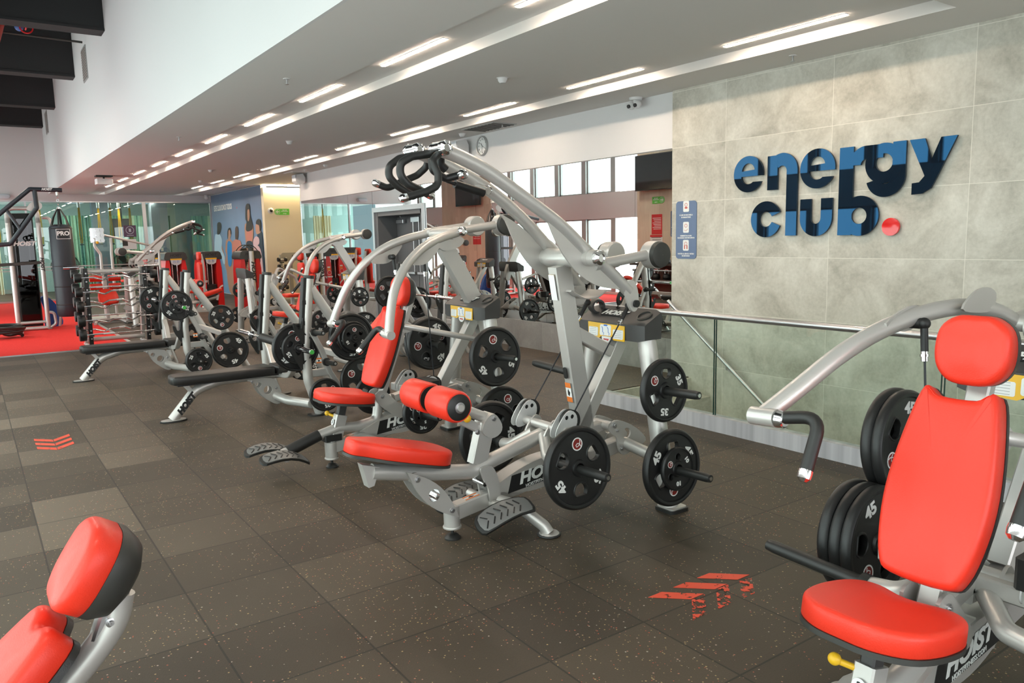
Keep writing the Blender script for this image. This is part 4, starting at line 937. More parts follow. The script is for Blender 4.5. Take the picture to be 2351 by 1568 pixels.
def lat_pulldown(label, loc, rz=0.0):
    R_ = thing('lat_pulldown_machine', label, 'gym machine', loc, rz)
    base_frame(R_, .69, .585)
    # rear post with the pivot tube, brace back to the strut
    b = MB(); b.beam([(.975, 0, .44), (.80, 0, 1.455)], .075, .12); p = b.make('rear_post', SILVER, R_)
    for z, n in ((.73, 'height'),): sticker(p, (.862, 0, .70), (0, -1, 0), (-.17, 0, .98), .05, .12)
    b = MB(); b.prism(rrect(.052, .15, .003), .0008, (.752, 0, 1.33), (0, -1, 0), (-.17, 0, .98)); s_ = b.make('instruction_sticker', WHITE, p, smooth=None)
    b = MB(); b.prism(rrect(.05, .02, .002), .0008, (.7412, 0, 1.395), (0, -1, 0), (-.17, 0, .98)); b.make('yellow_band', YELLOW, s_, smooth=None)
    b = MB(); b.prism(rrect(.03, .07, .012), .006, (.836, 0, .82), (0, -1, 0), (-.17, 0, .98)); b.make('bumper', GRIP, p)
    b = MB(); b.beam([(.90, 0, 1.06), (1.21, 0, .90)], .07, .075); b.make('brace', SILVER, R_)
    b = MB(); b.tube([(.845, -.15, 1.50), (.845, .15, 1.50)], .056, 26); b.tube([(.845, -.235, 1.50), (.845, .235, 1.50)], .047, 24); b.make('pivot_tube', SILVER, R_)
    b = MB(); b.beam(spline([(.82, 0, 1.31), (.92, 0, 1.265), (1.02, 0, 1.262), (1.09, 0, 1.295)], 4), .17, .012); b.make('stop_shelf', SILVER, R_)
    b = MB(); b.cyl((.97, -.02, 1.36), (1.06, -.03, 1.44), .03, 18, .04); b.make('stop_cone', SILVER, R_); b = MB(); b.cyl((1.05, .12, 1.26), (1.05, .155, 1.26), .062, 24); b.make('stop_buffer', SILVER, R_)
    for s in (-1, 1):
        y = .19 * s
        if s < 0: path = [(-.079, 2.054), (.043, 2.017), (.196, 1.953), (.410, 1.832), (.641, 1.695), (.824, 1.554), (1.020, 1.412), (1.165, 1.295)]
        else: path = [(-.017, 2.089), (.113, 2.045), (.261, 1.985), (.469, 1.88), (.66, 1.747), (.835, 1.59), (1.01, 1.42), (1.12, 1.30)]
        b = MB(); b.tube(spline([(x, y, z) for x, z in path], 6), .036, 18); a = b.make('arm', SILVER, R_)
        fl = [(.52, 1.76), (.559, 1.72), (.62, 1.60), (.70, 1.49), (.80, 1.40), (.92, 1.34), (1.05, 1.315), (1.12, 1.32), (1.0, 1.43), (.82, 1.57), (.66, 1.69)]
        b = MB(); b.prism(smooth2(fl, 3), .010, (0, y + s * .004, 0), X, Z); b.make('arm_flange', SILVER, a)
        e = path[-1]; b = MB(); b.prism(smooth2([(e[0] - .05, e[1] + .05), (e[0] + .02, e[1] + .06), (e[0] + .055, e[1] - .02), (e[0] + .05, e[1] - .10), (e[0] + .01, e[1] - .12), (e[0] - .03, e[1] - .06)], 3), .018, (0, y + s * .02, 0), X, Z); b.make('arm_lug', SILVER, a)
        b = MB(); b.tube([(.845, s * .20, 1.50), (.845, s * .285, 1.50)], .046, 24); b.make('pivot_hub', SILVER, a)
        chrome_cap(a, (.845, s * .29, 1.50), (0, s, 0), .042)
        b = MB(); b.cyl((e[0] + .03, y - .03, e[1] - .075), (e[0] + .03, y + .045 * s, e[1] - .075), .022, 16); b.make('pin', BLACKP, a)
        cable(R_, (e[0] + .03, y - .03 * s, e[1] - .09), (.735, y, .62))
        drum(R_, (1.36, 0, 1.50), (s, y), .90, 1.455)
        # hub at the top with its two grips
        h = path[0]; b = MB(); b.tube([(h[0], y - .035, h[1]), (h[0], y + .035, h[1])], .034, 22); b.make('grip_hub', CHROME, a)
        chrome_cap(a, (h[0], y + s * .046, h[1]), (0, s, 0), .036); chrome_cap(a, (h[0], y - s * .046, h[1]), (0, -s, 0), .034)
        yy = .13 * s
        if s < 0: loop = [(-.06, 2.042), (-.20, 2.020), (-.265, 1.985), (-.268, 1.93), (-.226, 1.886), (-.111, 1.838)]
        else: loop = [(.04, 2.072), (-.135, 2.036), (-.195, 1.995), (-.20, 1.945), (-.152, 1.898), (-.070, 1.852)]
        grip_bar(a, [(x, yy, z) for x, z in loop], .0195, .06, 'inner_grip')
        if s < 0: bar = [(-.09, -.20, 2.03), (-.15, -.23, 1.99), (-.128, -.25, 1.93), (-.135, -.26, 1.875), (-.20, -.26, 1.845), (-.317, -.26, 1.815)]
        else: bar = [(.06, .18, 2.07), (.075, .22, 2.01), (.03, .25, 1.965), (-.06, .25, 1.93), (-.145, .26, 1.895), (-.20, .27, 1.918)]
        grip_bar(a, bar, .0185, .05, 'outer_grip')
    b = MB(); b.tube(fillet([(-.06, -.07, 2.02), (-.05, -.06, 1.965), (.03, -.05, 1.925), (.10, -.08, 1.945)], .03), .019, 14); b.tube(fillet([(.02, -.02, 2.06), (.03, 0, 2.0), (.06, 0, 1.975)], .03), .024, 14); k = b.make('swing_link', BLACKP, R_)
    chrome_cap(k, (.10, -.10, 1.945), (0, -1, 0), .026)
    b = MB(); b.cyl((.15, .06, 1.91), (.33, .06, 1.865), .022, 16); b.cyl((.10, .06, 1.925), (.15, .06, 1.91), .010, 10); k = b.make('damper', BLACKP, R_)
    b = MB(); b.cyl((.36, .06, 1.875), (.36, .17, 1.90), .020, 14); b.make('damper_bracket', SILVER, k); chrome_cap(k, (.385, .11, 1.885), (.1, -1, 0), .026)
    # rocking seat tube, seat, knee rollers
    b = MB(); b.tube(fillet([(-.43, 0, .465), (-.10, 0, .395), (.155, 0, .352), (.28, 0, .385), (.68, 0, .485)], .14, 8), .042, 18); b.make('seat_tube', SILVER, R_)
    b = MB(); b.prism([(-.49, .52), (-.395, .49), (-.43, .40), (-.46, .395)], .06, (0, 0, 0), X, Z); b.make('tube_end_plate', SILVER, R_)
    ang = atan2(-.155, .58); u = (cos(ang), 0, sin(ang)); w = V3((-sin(ang), 0, cos(ang)))
    out = smooth2([(-.27, -.06), (-.285, .0), (-.27, .06), (-.20, .085), (-.10, .13), (.06, .155), (.20, .15), (.275, .09), (.29, 0), (.275, -.09), (.20, -.15), (.06, -.155), (-.10, -.13), (-.20, -.085)], 4)
    o = V3((-.29, 0, .505)); b = MB(); b.pad(out, .075, o + w * .012, u, Y, .022, .010); st = b.make('seat', RED, R_, smooth=50)
    b = MB(); b.prism([(x * 1.01, y * 1.01) for x, y in out], .014, o + w * .005, u, Y); b.make('seat_base', CAPGREY, st)
    b = MB(); b.tube([V3(o) + V3(u) * x + V3((0, y, 0)) + w * .071 for x, y in [(p[0] * .955, p[1] * .935) for p in out + out[:1]]], .0016, 6, False); b.make('seat_seam', RED, st)
    b = MB(); b.beam([(.20, 0, .39), (.262, 0, .61)], .062, .10); b.make('knee_post', SILVER, R_)
    b = MB(); b.prism(smooth2([(.23, .63), (.29, .665), (.34, .60), (.33, .55), (.27, .53), (.215, .57)], 3), .10, (0, 0, 0), X, Z); b.tube(fillet([(.28, 0, .63), (.06, 0, .735)], .05), .030, 16); b.beam([(.09, 0, .66), (.24, 0, .57)], .06, .05); k = b.make('knee_arm', SILVER, R_)
    b = Bolts(); bolt(b, (.285, -.05, .64), NY, .015); bolt(b, (.19, -.03, .575), NY, .015); b.make('bolts', STEEL, k)
    b = MB(); b.ball((.115, -.05, .665), .022); b.make('yellow_knob', YELLOW, k)
    b = MB(); b.tube([(-.055, -.275, .785), (-.055, .275, .785)], .018, 16); b.make('roller_shaft', SILVER, R_)
    for s in (-1, 1):
        b = MB(); b.lathe([(.02, .03), (.074, .032), (.082, .045), (.082, .235), (.074, .252), (.02, .256)], (-.055, 0, .785), (0, s, 0), 36); r_ = b.make('knee_roller', RED, R_)
        for h in (.028, .254): b = MB(); b.lathe([(.001, 0), (.068, 0), (.06, .006), (.001, .006)] if h > .1 else [(.001, 0), (.068, 0), (.068, -.004), (.001, -.004)], (-.055, s * h, .785), (0, s, 0), 32); b.make('roller_end', GRIP, r_)
        b = MB(); b.lathe([(.001, .26), (.028, .26), (.028, .266), (.014, .268), (.001, .268)], (-.055, 0, .785), (0, s, 0), 24); b.make('roller_bolt', STEEL, r_)
    # front rocker links with their round hole, rear rocker with black buffer
    for s in (-1, 1):
        a_, c_ = (-.235, .425), (.02, .155)
        b = MB(); b.prism(lens((a_[0] - .025, a_[1] + .02), (c_[0] + .02, c_[1] - .02), .055, .055, 12), .012, (0, s * .058, 0), X, Z, [circ(.034, 20, (-.108, .29))]); l = b.make('front_link', SILVER, R_)
        b = Bolts(); bolt(b, (-.205, s * .064, .395), (0, s, 0), .015); bolt(b, (-.005, s * .064, .185), (0, s, 0), .015); b.make('bolts', STEEL, l)
    b = MB(); b.tube([(-.108, -.062, .29), (-.108, .062, .29)], .033, 20, False); b.make('link_sleeve', CHROME, R_)
    b = MB(); b.tube([(-.21, -.05, .40), (-.21, .05, .40)], .03, 16); b.make('link_pivot', SILVER, R_)
    b = MB()
    for s in (-1, 1): b.prism(smooth2([(.19, .375), (.26, .375), (.30, .30), (.315, .20), (.30, .165), (.25, .165), (.235, .25), (.20, .32)], 3), .014, (0, s * .052, 0), X, Z)
    b.beam([(.225, 0, .375), (.275, 0, .31), (.285, 0, .24)], .11, .012); rk = b.make('rear_rocker', SILVER, R_)
    b = MB(); b.beam(spline([(.292, 0, .31), (.308, 0, .25), (.315, 0, .17)], 4), .112, .014); b.make('buffer', GRIP, rk)
    b = MB(); b.tube([(.215, -.055, .28), (.215, .055, .28)], .014, 12); b.make('rocker_pin', CHROME, rk)
    pedal(R_, (.215, -.25, .185), -6, -12, 30); pedal(R_, (.245, .27, .15), 6, -12, 16)
    b = MB(); b.tube([(.27, -.20, .155), (.27, .20, .155)], .026, 14); b.make('foot_plate_bar', SILVER, R_)
    return R_

def press(label, loc, rz=0.0, chest=False):
    """shoulder press: red back pad, headrest and seat under two arching arms"""
    R_ = thing('shoulder_press_machine', label, 'gym machine', loc, rz)
    if chest: R_.name = 'chest_press_machine'
    base_frame(R_, .76, .54, True, *((.60, (.88, .40)) if chest else ()))
    b = MB(); b.prism(smooth2([(1.34, 1.28), (1.46, 1.29), (1.44, 1.0), (1.41, .86), (1.33, .84), (1.30, 1.0)] if chest else [(.955, 1.60), (1.06, 1.60), (1.20, 1.40), (1.33, 1.17), (1.40, 1.0), (1.41, .86), (1.33, .84), (1.28, .98), (1.16, 1.22), (1.02, 1.46)], 3), .075, (0, 0, 0), X, Z); b.make('rear_post', SILVER, R_)
    px_, pz_ = (1.43, 1.245) if chest else (1.03, 1.67)
    b = MB(); b.tube([(px_, -.16, pz_ - .01), (px_, .16, pz_ - .01)], .045, 22); b.prism(smooth2([(px_ - .12, pz_ - .05), (px_, pz_), (px_ + .14, pz_ - .05), (px_ + .10, pz_ - .11), (px_ - .02, pz_ - .14), (px_ - .10, pz_ - .10)], 3), .12, (0, 0, 0), X, Z); b.make('pivot_tube', SILVER, R_)
    for s in (-1, 1):
        xz = [(.287, .985), (.33, 1.13), (.39, 1.28), (.50, 1.43), (.66, 1.555), (.83, 1.625), (1.0, 1.665), (1.03, 1.672)]
        if chest: xz = [(.240, 1.0), (.376, 1.09), (.54, 1.191), (.715, 1.266), (.904, 1.311), (1.11, 1.328), (1.303, 1.304), (1.43, 1.25)]
        n = len(xz); path = [(x, s * (.205 + .285 * (1 - i / (n - 1)) ** 1.15), z) for i, (x, z) in enumerate(xz)]
        b = MB(); b.tube(spline(path, 6), .032, 18); a = b.make('arm', SILVER, R_)
        ex, ez = xz[0]; ex -= 0; fx, fz, fy = (.855, 1.285, .33) if chest else (.70, 1.49, .30)
        b = MB(); b.prism(smooth2([(fx - .15, fz + .01), (fx - .08, fz - .02), (fx, fz - .03), (fx + .08, fz - .005), (fx + .13, fz + .045), (fx, fz + .06)] if chest else [(fx - .15, fz - .03), (fx - .08, fz - .05), (fx, fz - .04), (fx + .07, fz + .02), (fx + .12, fz + .10), (fx, fz + .08)], 3), .008, (0, s * fy, 0), X, Z); b.make('arm_flange', SILVER, a)
        if chest: b = MB(); b.prism(smooth2([(1.02, 1.33), (1.10, 1.385), (1.20, 1.40), (1.28, 1.37), (1.25, 1.31), (1.12, 1.31)], 3), .008, (0, s * .22, 0), X, Z); b.make('upper_flange', SILVER, a)
        b = MB(); b.tube([(px_, s * .16, pz_ + .005), (px_, s * .26, pz_ + .005)], .036, 22); b.make('pivot_hub', SILVER, a)
        chrome_cap(a, (px_, s * .265, pz_ + .005), (0, s, 0), .036)
        drum(R_, (px_ + .39, 0, pz_ + .05), (s, .205 * s), px_, pz_ + .01)
        b = MB(); b.tube([(ex, s * .53, ez), (ex, s * .43, ez + .006)], .031, 20); b.make('grip_socket', SILVER, a)
        b = MB(); b.lathe([(.022, 0), (.030, .006), (.027, .03), (.022, .034)], (ex, s * .43, ez + .006), (0, -s, 0), 20); b.make('collar', CHROME, a)
        gx = .33 if chest and s < 0 else .27
        grip_bar(a, [(ex, s * .42, ez + .01), (ex + .02, s * (gx + .01), ez + .035), (.168, s * gx, .868)], .0215, .055)
        b = MB(); b.cyl((fx + .01, s * (fy + .0), fz), (fx + .01, s * (fy - .055), fz), .02, 14); b.make('pin', BLACKP, a)
        cable(R_, (fx + .01, s * (fy - .055), fz), (.79, s * .19, .60))
    # back pad, headrest, seat
    n_ = V3((-.935, 0, .355)); v_ = V3((.355, 0, .935))
    u = NY
    out = smooth2([(-.105, .30), (-.055, .275), (.055, .275), (.105, .30), (.135, .18), (.155, .0), (.15, -.14), (.125, -.26), (.08, -.30), (-.08, -.30), (-.125, -.26), (-.15, -.14), (-.155, 0), (-.135, .18)], 4)
    c = V3((.50, 0, .825)); W_ = V3(u).cross(v_)
    if W_.dot(n_) < 0: u = Y
    b = MB(); b.pad(out, .075, c, u, v_, .024, .012); p = b.make('back_pad', RED, R_, smooth=50)
    b = MB(); b.prism([(x * 1.01, y * 1.005) for x, y in out], .016, c - n_ * .008, u, v_); b.make('pad_base', BLACKV, p)
    b = MB(); b.tube([c + V3(u) * x * .93 + v_ * y * .965 + n_ * .066 for x, y in out + out[:1]], .0017, 6, False); b.make('pad_seam', RED, p)
    hv = V3((.10, 0, .995)); hn = V3((-.995, 0, .10)); c2 = V3((.665, 0, 1.235))
    out2 = smooth2([(-.055, .108), (0, .112), (.055, .108), (.10, .07), (.112, .0), (.10, -.06), (.06, -.10), (0, -.108), (-.06, -.10), (-.10, -.06), (-.112, 0), (-.10, .07)], 4)
    b = MB(); b.pad(out2, .07, c2, u, hv, .026, .012); h = b.make('headrest', RED, R_, smooth=50)
    b = MB()
    ns = len(out2); vs = [];
    for k, d in ((1.005, .002), (1.0, -.02), (.82, -.055), (.5, -.072)): vs += [c2 + V3(u) * x * k + hv * y * k + hn * d for x, y in out2]
    b.add(vs, [(i * ns + j, i * ns + (j + 1) % ns, (i + 1) * ns + (j + 1) % ns, (i + 1) * ns + j) for i in range(3) for j in range(ns)] + [tuple(range(ns - 1, -1, -1)), tuple(3 * ns + j for j in range(ns))]); b.make('headrest_shell', PLASTIC, h, smooth=60)
    b = MB(); b.beam(spline([(.735, 0, 1.24), (.70, 0, 1.13), (.645, 0, .99), (.53, 0, .70), (.43, 0, .44)], 4), .07, .045); b.make('pad_spine', SILVER, R_)
    ang = radians(-9); su = V3((cos(ang), 0, sin(ang))); sw = V3((-sin(ang), 0, cos(ang)))
    so = smooth2([(-.20, 0), (-.19, .09), (-.13, .165), (-.03, .195), (.09, .195), (.17, .165), (.195, .10), (.16, .0), (.195, -.10), (.17, -.165), (.09, -.195), (-.03, -.195), (-.13, -.165), (-.19, -.09)], 4)
    o = V3((.135, 0, .468)); b = MB(); b.pad(so, .068, o + sw * .012, su, Y, .02, .012); st = b.make('seat', RED, R_, smooth=50)
    b = MB(); b.prism([(x * 1.01, y * 1.01) for x, y in so], .016, o + sw * .004, su, Y); b.make('seat_base', CAPGREY, st)
    b = MB(); b.tube([o + su * x * .95 + V3((0, y * .95, 0)) + sw * .066 for x, y in so + so[:1]], .0017, 6, False); b.make('seat_seam', RED, st)
    b = MB(); b.beam([(.135, 0, .46), (.095, 0, .30)], .045, .06); b.make('seat_stem', PLASTIC, R_)
    b = MB(); b.beam([(.115, 0, .375), (.055, 0, .165)], .064, .085); sl = b.make('seat_sleeve', SILVER, R_)
    b = MB(); b.lathe([(.001, 0), (.022, 0), (.022, .0012), (.001, .0012)], (.050, 0, .33), (-.96, 0, .27), 22); nm = b.make('number_disc', WHITE, sl, smooth=None)
    b = MB(); b.text('3', .03, (.0485, 0, .3305), NY, (.27, 0, .96), .0012); b.make('number', BLACKP, nm, smooth=None)
    b = MB(); b.cyl((.085, .02, .36), (.05, .06, .378), .010, 12); b.ball((.042, .072, .384), .019); b.make('yellow_knob', YELLOW, sl)
    b = MB(); b.tube(fillet([(.42, 0, .46), (.395, 0, .29), (.24, 0, .268), (.08, 0, .28), (-.05, 0, .25), (-.10, 0, .235)], .07, 6), .037, 16); b.make('seat_tube', SILVER, R_)
    b = MB(); b.tube([(-.055, 0, .252), (-.29, 0, .172)], .042, 18); b.make('rubber_sleeve', GRIP, R_)
    b = MB(); b.tube(fillet([(-.27, 0, .18), (-.33, 0, .165)], .05), .03, 14); b.tube([(-.34, -.13, .155), (-.34, .13, .155)], .022, 14); b.make('foot_plate_bar', SILVER, R_)
    pedal(R_, (-.34, -.12, .18), 4, 10, 14); pedal(R_, (-.37, .13, .19), -4, 6, 10)
    # pivot bracket below the pad and sloping link to the rail, rubber stop blocks
    b = MB()
    for s in (-1, 1): b.prism(smooth2([(.37, .50), (.43, .52), (.50, .46), (.60, .34), (.56, .29), (.46, .36), (.385, .43)], 3), .012, (0, s * .055, 0), X, Z)
    b.beam([(.46, 0, .41), (.82, 0, .24)], .09, .085); k = b.make('pivot_bracket', SILVER, R_)
    b = Bolts(); bolt(b, (.425, -.061, .475), NY, .016); bolt(b, (.425, .061, .475), Y, .016); b.make('bolts', STEEL, k)
    b = MB(); b.box((-.03, -.05, .20), (.10, .05, .245), .008); b.make('stop_block', BLACKP, R_)
    b = MB(); b.tube([(.60, -.11, .99), (.66, -.14, .975), (1.16, -.19, .85)], .022, 14); b.prism(smooth2([(.55, 1.02), (.60, 1.03), (.66, 1.0), (.66, .95), (.60, .94), (.56, .97)], 3), .025, (0, -.10, 0), X, Z); b.make('tie_bar', SILVER, R_)
    b = MB(); b.beam([(.54, 0, .44), (.70, 0, .47)], .06, .06); b.make('carriage_arm', SILVER, R_)
    b = MB(); b.beam([(.70, -.30, .47), (.70, .30, .47)], .06, .06, (1, 0, 0)); b.make('carriage_cross', SILVER, R_)
    b = MB(); b.box((.66, -.36, .50), (.75, -.14, .60), .012); k = b.make('rubber_block', BLACKP, R_)
    return R_

# ------------------------------------------------------------------ barbell benches
def bench(label, loc, vinyl, incline=False, rz=0.0, name='flat_bench_press'):
    """x from the front foot to the rear legs; rack uprights at x = 1.05, 0.61 m either side"""
    R_ = thing(name, label, 'weight bench', loc, rz)
    b = MB(); b.tube(fillet([(-.03, 0, .015), (.19, 0, .27), (.42, 0, .335), (1.0, 0, .335)], .22, 9), .046, 18); t = b.make('frame_tube', SILVER, R_)
    b = MB(); b.prism(smooth2([(-.13, -.03), (-.05, -.06), (.06, -.05), (.10, 0), (.06, .05), (-.05, .06), (-.13, .03)], 3), .014, (0, 0, .007), X, Y); b.make('foot_plate', GRIP, t)
    b = MB(); b.prism(smooth2([(-.12, -.028), (-.05, -.052), (.055, -.044), (.09, 0), (.055, .044), (-.05, .052), (-.12, .028)], 3), .005, (0, 0, .0165), X, Y); b.make('foot_disc', SILVER, t)
    d = V3((.22, 0, .255)).normalized()
    for s in (-1, 1):
        u = d if s < 0 else -d; v = V3((-d.z, 0, d.x)) if s < 0 else V3((d.z, 0, -d.x)) * -1
        b = MB(); b.text('HOIST', .075, V3((.095, s * .0455, .155)), d if s < 0 else -d, V3((-d.z, 0, d.x)), .006, .25, .002); b.make('brand_lettering', BLACKP, t, smooth=None)
    b = MB(); b.beam([(.10, 0, .335), (.185, 0, .225)], .04, .045); b.make('pad_strut', SILVER, R_)
    out = smooth2([(-.03, 0), (-.02, -.09), (.04, -.135), (.5, -.15), (.86, -.15), (.90, -.12), (.91, 0), (.90, .12), (.86, .15), (.5, .15), (.04, .135), (-.02, .09)], 4)
    if not incline:
        b = MB(); b.pad(out, .075, (0, 0, .352), X, Y, .026, .008); b.make('bench_pad', vinyl, R_, smooth=50)
        b = MB(); b.pad([(.925 + .26 * a, .15 * c) for a, c in ((0, -.8), (.06, -1), (.9, -1), (1, -.8), (1, .8), (.9, 1), (.06, 1), (0, .8))], .075, (0, 0, .352), X, Y, .026, .006); b.make('head_pad', vinyl, R_, smooth=50)
        b = MB(); b.box((.02, -.10, .334), (1.16, .10, .352)); b.make('pad_board', BLACKP, R_)
    else:
        b = MB(); b.pad(smooth2([(.02, -.10), (.12, -.16), (.30, -.15), (.38, -.11), (.38, .11), (.30, .15), (.12, .16), (.02, .10)], 4), .07, (0, 0, .40), X, Y, .024, .01); b.make('seat', vinyl, R_, smooth=50)
        u = V3((cos(radians(42)), 0, sin(radians(42)))); o = V3((.40, 0, .46))
        b = MB(); b.pad(smooth2([(0, -.09), (.05, -.12), (.30, -.15), (.46, -.13), (.50, -.10), (.46, -.03), (.46, .03), (.50, .10), (.46, .13), (.30, .15), (.05, .12), (0, .09)], 4), .07, o, u, Y, .024, .01); b.make('back_pad', vinyl, R_, smooth=50)
        b = MB(); b.pad(smooth2([(.51, -.08), (.56, -.11), (.66, -.10), (.70, -.05), (.70, .05), (.66, .10), (.56, .11), (.51, .08)], 4), .07, o, u, Y, .026, .01); b.make('headrest', vinyl, R_, smooth=50)
        w = V3((-sin(radians(42)), 0, cos(radians(42)))); b = MB(); b.beam([o - w * .03, o + u * .68 - w * .03], .07, .05); b.beam([o + u * .5 - w * .03, (1.02, 0, .42)], .05, .05); b.make('pad_spine', SILVER, R_)
        b = MB(); b.beam([(.2, 0, .33), (.2, 0, .40)], .05, .08); b.make('seat_post', SILVER, R_)
        b = MB(); b.tube([(-.02, -.30, .13), (-.02, .30, .13)], .045, 16); b.make('front_crossbar', SILVER, R_)
    # gusset with holes and the low cross tubes out to the uprights
    b = MB()
    for s in (-1, 1): b.prism(smooth2([(.66, .31), (.72, .27), (.78, .15), (.90, .05), (.97, .05), (.98, .16), (.90, .30)], 3), .012, (0, s * .05, 0), X, Z, [circ(.026, 14, (.765, .25)), circ(.042, 18, (.85, .19))])
    g = b.make('gusset', SILVER, R_)
    b = Bolts()
    for p in ((.70, .29), (.92, .09), (.93, .20)): bolt(b, (p[0], -.056, p[1]), NY, .013)
    b.make('bolts', STEEL, g)
    for s in (-1, 1):
        b = MB(); b.tube(fillet([(.93, s * .05, .12), (.98, s * .25, .10), (1.09, s * .58, .105)], .12), .044, 16); b.make('low_crossbar', SILVER, R_)
        b = MB(); b.beam(fillet([(.96, s * .03, .335), (1.02, s * .22, .335), (1.04, s * .42, .52), (1.05, s * .60, .62)], .10), .06, .05, (1, 0, 0)); b.make('upper_crossbar', SILVER, R_)
        y = .61 * s
        b = MB(); b.tube(fillet([(1.155, y, .015), (1.06, y, .34), (1.047, y, .62), (1.12, y, 1.285)], .25, 6), .046, 20); up = b.make('upright', SILVER, R_)
        b = MB(); b.prism(smooth2([(1.05, y - .05), (1.15, y - .075), (1.27, y - .05), (1.30, y), (1.27, y + .05), (1.15, y + .075), (1.05, y + .05)], 3), .012, (0, 0, .006), X, Y); b.make('foot_plate', GRIP, up)
        b = MB(); b.cyl((1.12, y, 1.285), (1.1235, y, 1.315), .049, 22); b.make('top_cap', CAPGREY, up)
        b = MB(); b.beam([(1.000, y, .50), (.998, y, .60), (1.072, y, 1.295)], .07, .035, (0, 1, 0)); st = b.make('guard_strip', GRIP, up)
        for z in (1.05, .86): b = MB(); b.box((.985 + (z - .62) * .11, y - .037, z), (1.02 + (z - .62) * .11, y - .030, z + .04)); b.make('strip_slot', BLACKP, st)
        for hz in (.605, .84):
            dx = (hz - .62) * .11
            b = MB(); b.prism(smooth2([(1.0 + dx, hz + .09), (.985 + dx, hz), (.955 + dx, hz - .012), (.93 + dx, hz + .035), (.905 + dx, hz + .045), (.915 + dx, hz - .02), (.95 + dx, hz - .09), (1.0 + dx, hz - .15)], 3), .016, (0, y + s * .045, 0), X, Z); b.make('bar_hook', GRIP, up)
        b = MB(); b.tube([(1.13, y, 1.20), (1.40, y, .78), (1.78, y, .02)], .044, 18); lg = b.make('rear_leg', SILVER, R_)
        b = MB(); b.cyl((1.79, y, 0), (1.79, y, .014), .075, 24); b.make('foot_plate', GRIP, lg)
        b = MB(); b.beam([(1.10, y + s * .02, .80), (1.19, y + s * .02, .62), (1.26, y + s * .02, .40), (1.40, y + s * .02, .16)], .06, .05); b.beam([(1.06, y, .40), (1.27, y, .40)], .05, .07); b.make('storage_post', SILVER, R_)
        for px, pz in ((1.125, .79), (1.225, .50), (1.44, .72), (1.52, .31), (1.145, .215)):
            peg(R_, (px, y + s * .045, pz), (px, y + s * .27, pz + .01), 'storage_peg')
    b = MB(); b.beam([(1.50, -.61, .50), (1.50, .61, .50)], .05, .06, (1, 0, 0)); b.make('rear_crossbar', SILVER, R_)
    sticker(R_, (1.155, -.657, .52), X, Z, .05, .05)
    return R_
def barbell(label, loc, pad_=False):
    R_ = thing('barbell', label, 'barbell', loc, 0, 'barbells on the benches')
    b = MB(); b.cyl((0, -.66, 0), (0, .66, 0), .0135, 16); b.make('shaft', CHROME, R_)
    for s in (-1, 1):
        b = MB(); b.lathe([(.001, 0), (.036, 0), (.04, .008), (.04, .022), (.036, .03), (.0245, .03), (.0245, .437), (.022, .44), (.001, .44)], (0, s * .65, 0), (0, s, 0), 24); sl = b.make('sleeve', CHROME, R_)
        b = MB(); b.cyl((0, s * 1.09, 0), (0, s * 1.094, 0), .020, 20); b.make('green_end_cap', GREENC, sl)
    if pad_:
        b = MB(); b.lathe([(.0135, -.34), (.038, -.335), (.044, -.31), (.044, .31), (.038, .335), (.0135, .34)], (0, 0, 0), Y, 26); b.make('foam_bar_pad', GRIP, R_)
    return R_

# ------------------------------------------------------------------ placing the front row
A_ = lat_pulldown('grey lat pulldown machine with red seat and two red knee rollers', (2.0, 3.5, 0))
B_ = press('grey shoulder press with red back pad and headrest, behind the lat pulldown', (2.0, 5.2, 0))
C_ = press('large chest press with red pads, cut off by the right edge of the picture', (1.92, 1.12, 0), 0, True)
M2 = copy_tree(B_); M2.location = (3.82, 11.7, 0); M2['label'] = 'red padded shoulder press far back, next to the mirrors and the grey door'
P2 = copy_tree(A_); P2.location = (3.97, 17.5, 0); P2.rotation_euler = (0, 0, pi); P2['label'] = 'lat pulldown machine far back, turned round, behind the curl bar rack'

gA, gB, gC = GP('front lat pulldown'), GP('shoulder press behind the lat pulldown'), GP('chest press at the right edge')
plate(45, (2.555, 3.06, .400), 'large 45 plate low on the near side of the lat pulldown', gA, 2)
plate(45, (2.555, 3.90, .400), '45 plate low on the far side, behind the knee post of the lat pulldown', gA, 150)
plate(35, (2.555, 3.945, .405), '35 plate just behind the 45 on the far side of the lat pulldown', gA, -95)
plate(35, (3.165, 3.02, .745), '35 plate on the upper rear peg of the lat pulldown', gA, 52)
plate(45, (3.22, 3.01, .285), '45 plate on the lower rear peg of the lat pulldown', gA, 178)
plate(10, (3.22, 2.968, .287), 'small 10 plate in front of the lower rear 45 of the lat pulldown', gA, 60)
plate(45, (3.155, 4.72, .745), '45 plate on the upper near peg of the shoulder press under its console', gB, 8)
plate(45, (3.155, 5.70, .745), '45 plate on the upper far peg of the shoulder press, left of its console leg', gB, 95)
plate(45, (3.155, 5.745, .747), 'second 45 plate behind the other on the upper far peg of the shoulder press', gB, -70)
plate(25, (2.555, 4.78, .400), '25 plate low on the near side of the shoulder press, a small 5 on it', gB, 58)
plate(5, (2.555, 4.745, .402), 'small 5 plate in front of the low 25 on the shoulder press', gB, 60)
plate(45, (3.22, 4.73, .285), '45 plate at the front of the lower near peg of the shoulder press', gB, -20)
plate(35, (3.22, 4.775, .283), '35 plate behind the 45 on the lower near peg of the shoulder press', gB, 65)
plate(25, (2.555, 5.60, .400), '25 plate low on the far side of the shoulder press, below its back pad', gB, 120)
plate(25, (3.22, 5.62, .285), '25 plate on the lower far peg of the shoulder press', gB, 20)
plate(45, (3.085, 1.60, .745), '45 plate on the upper peg of the chest press, behind its red back pad', gC, 110)
plate(45, (3.085, 1.645, .747), 'second 45 plate on the same upper peg, nearer the glass balustrade', gC, 20)
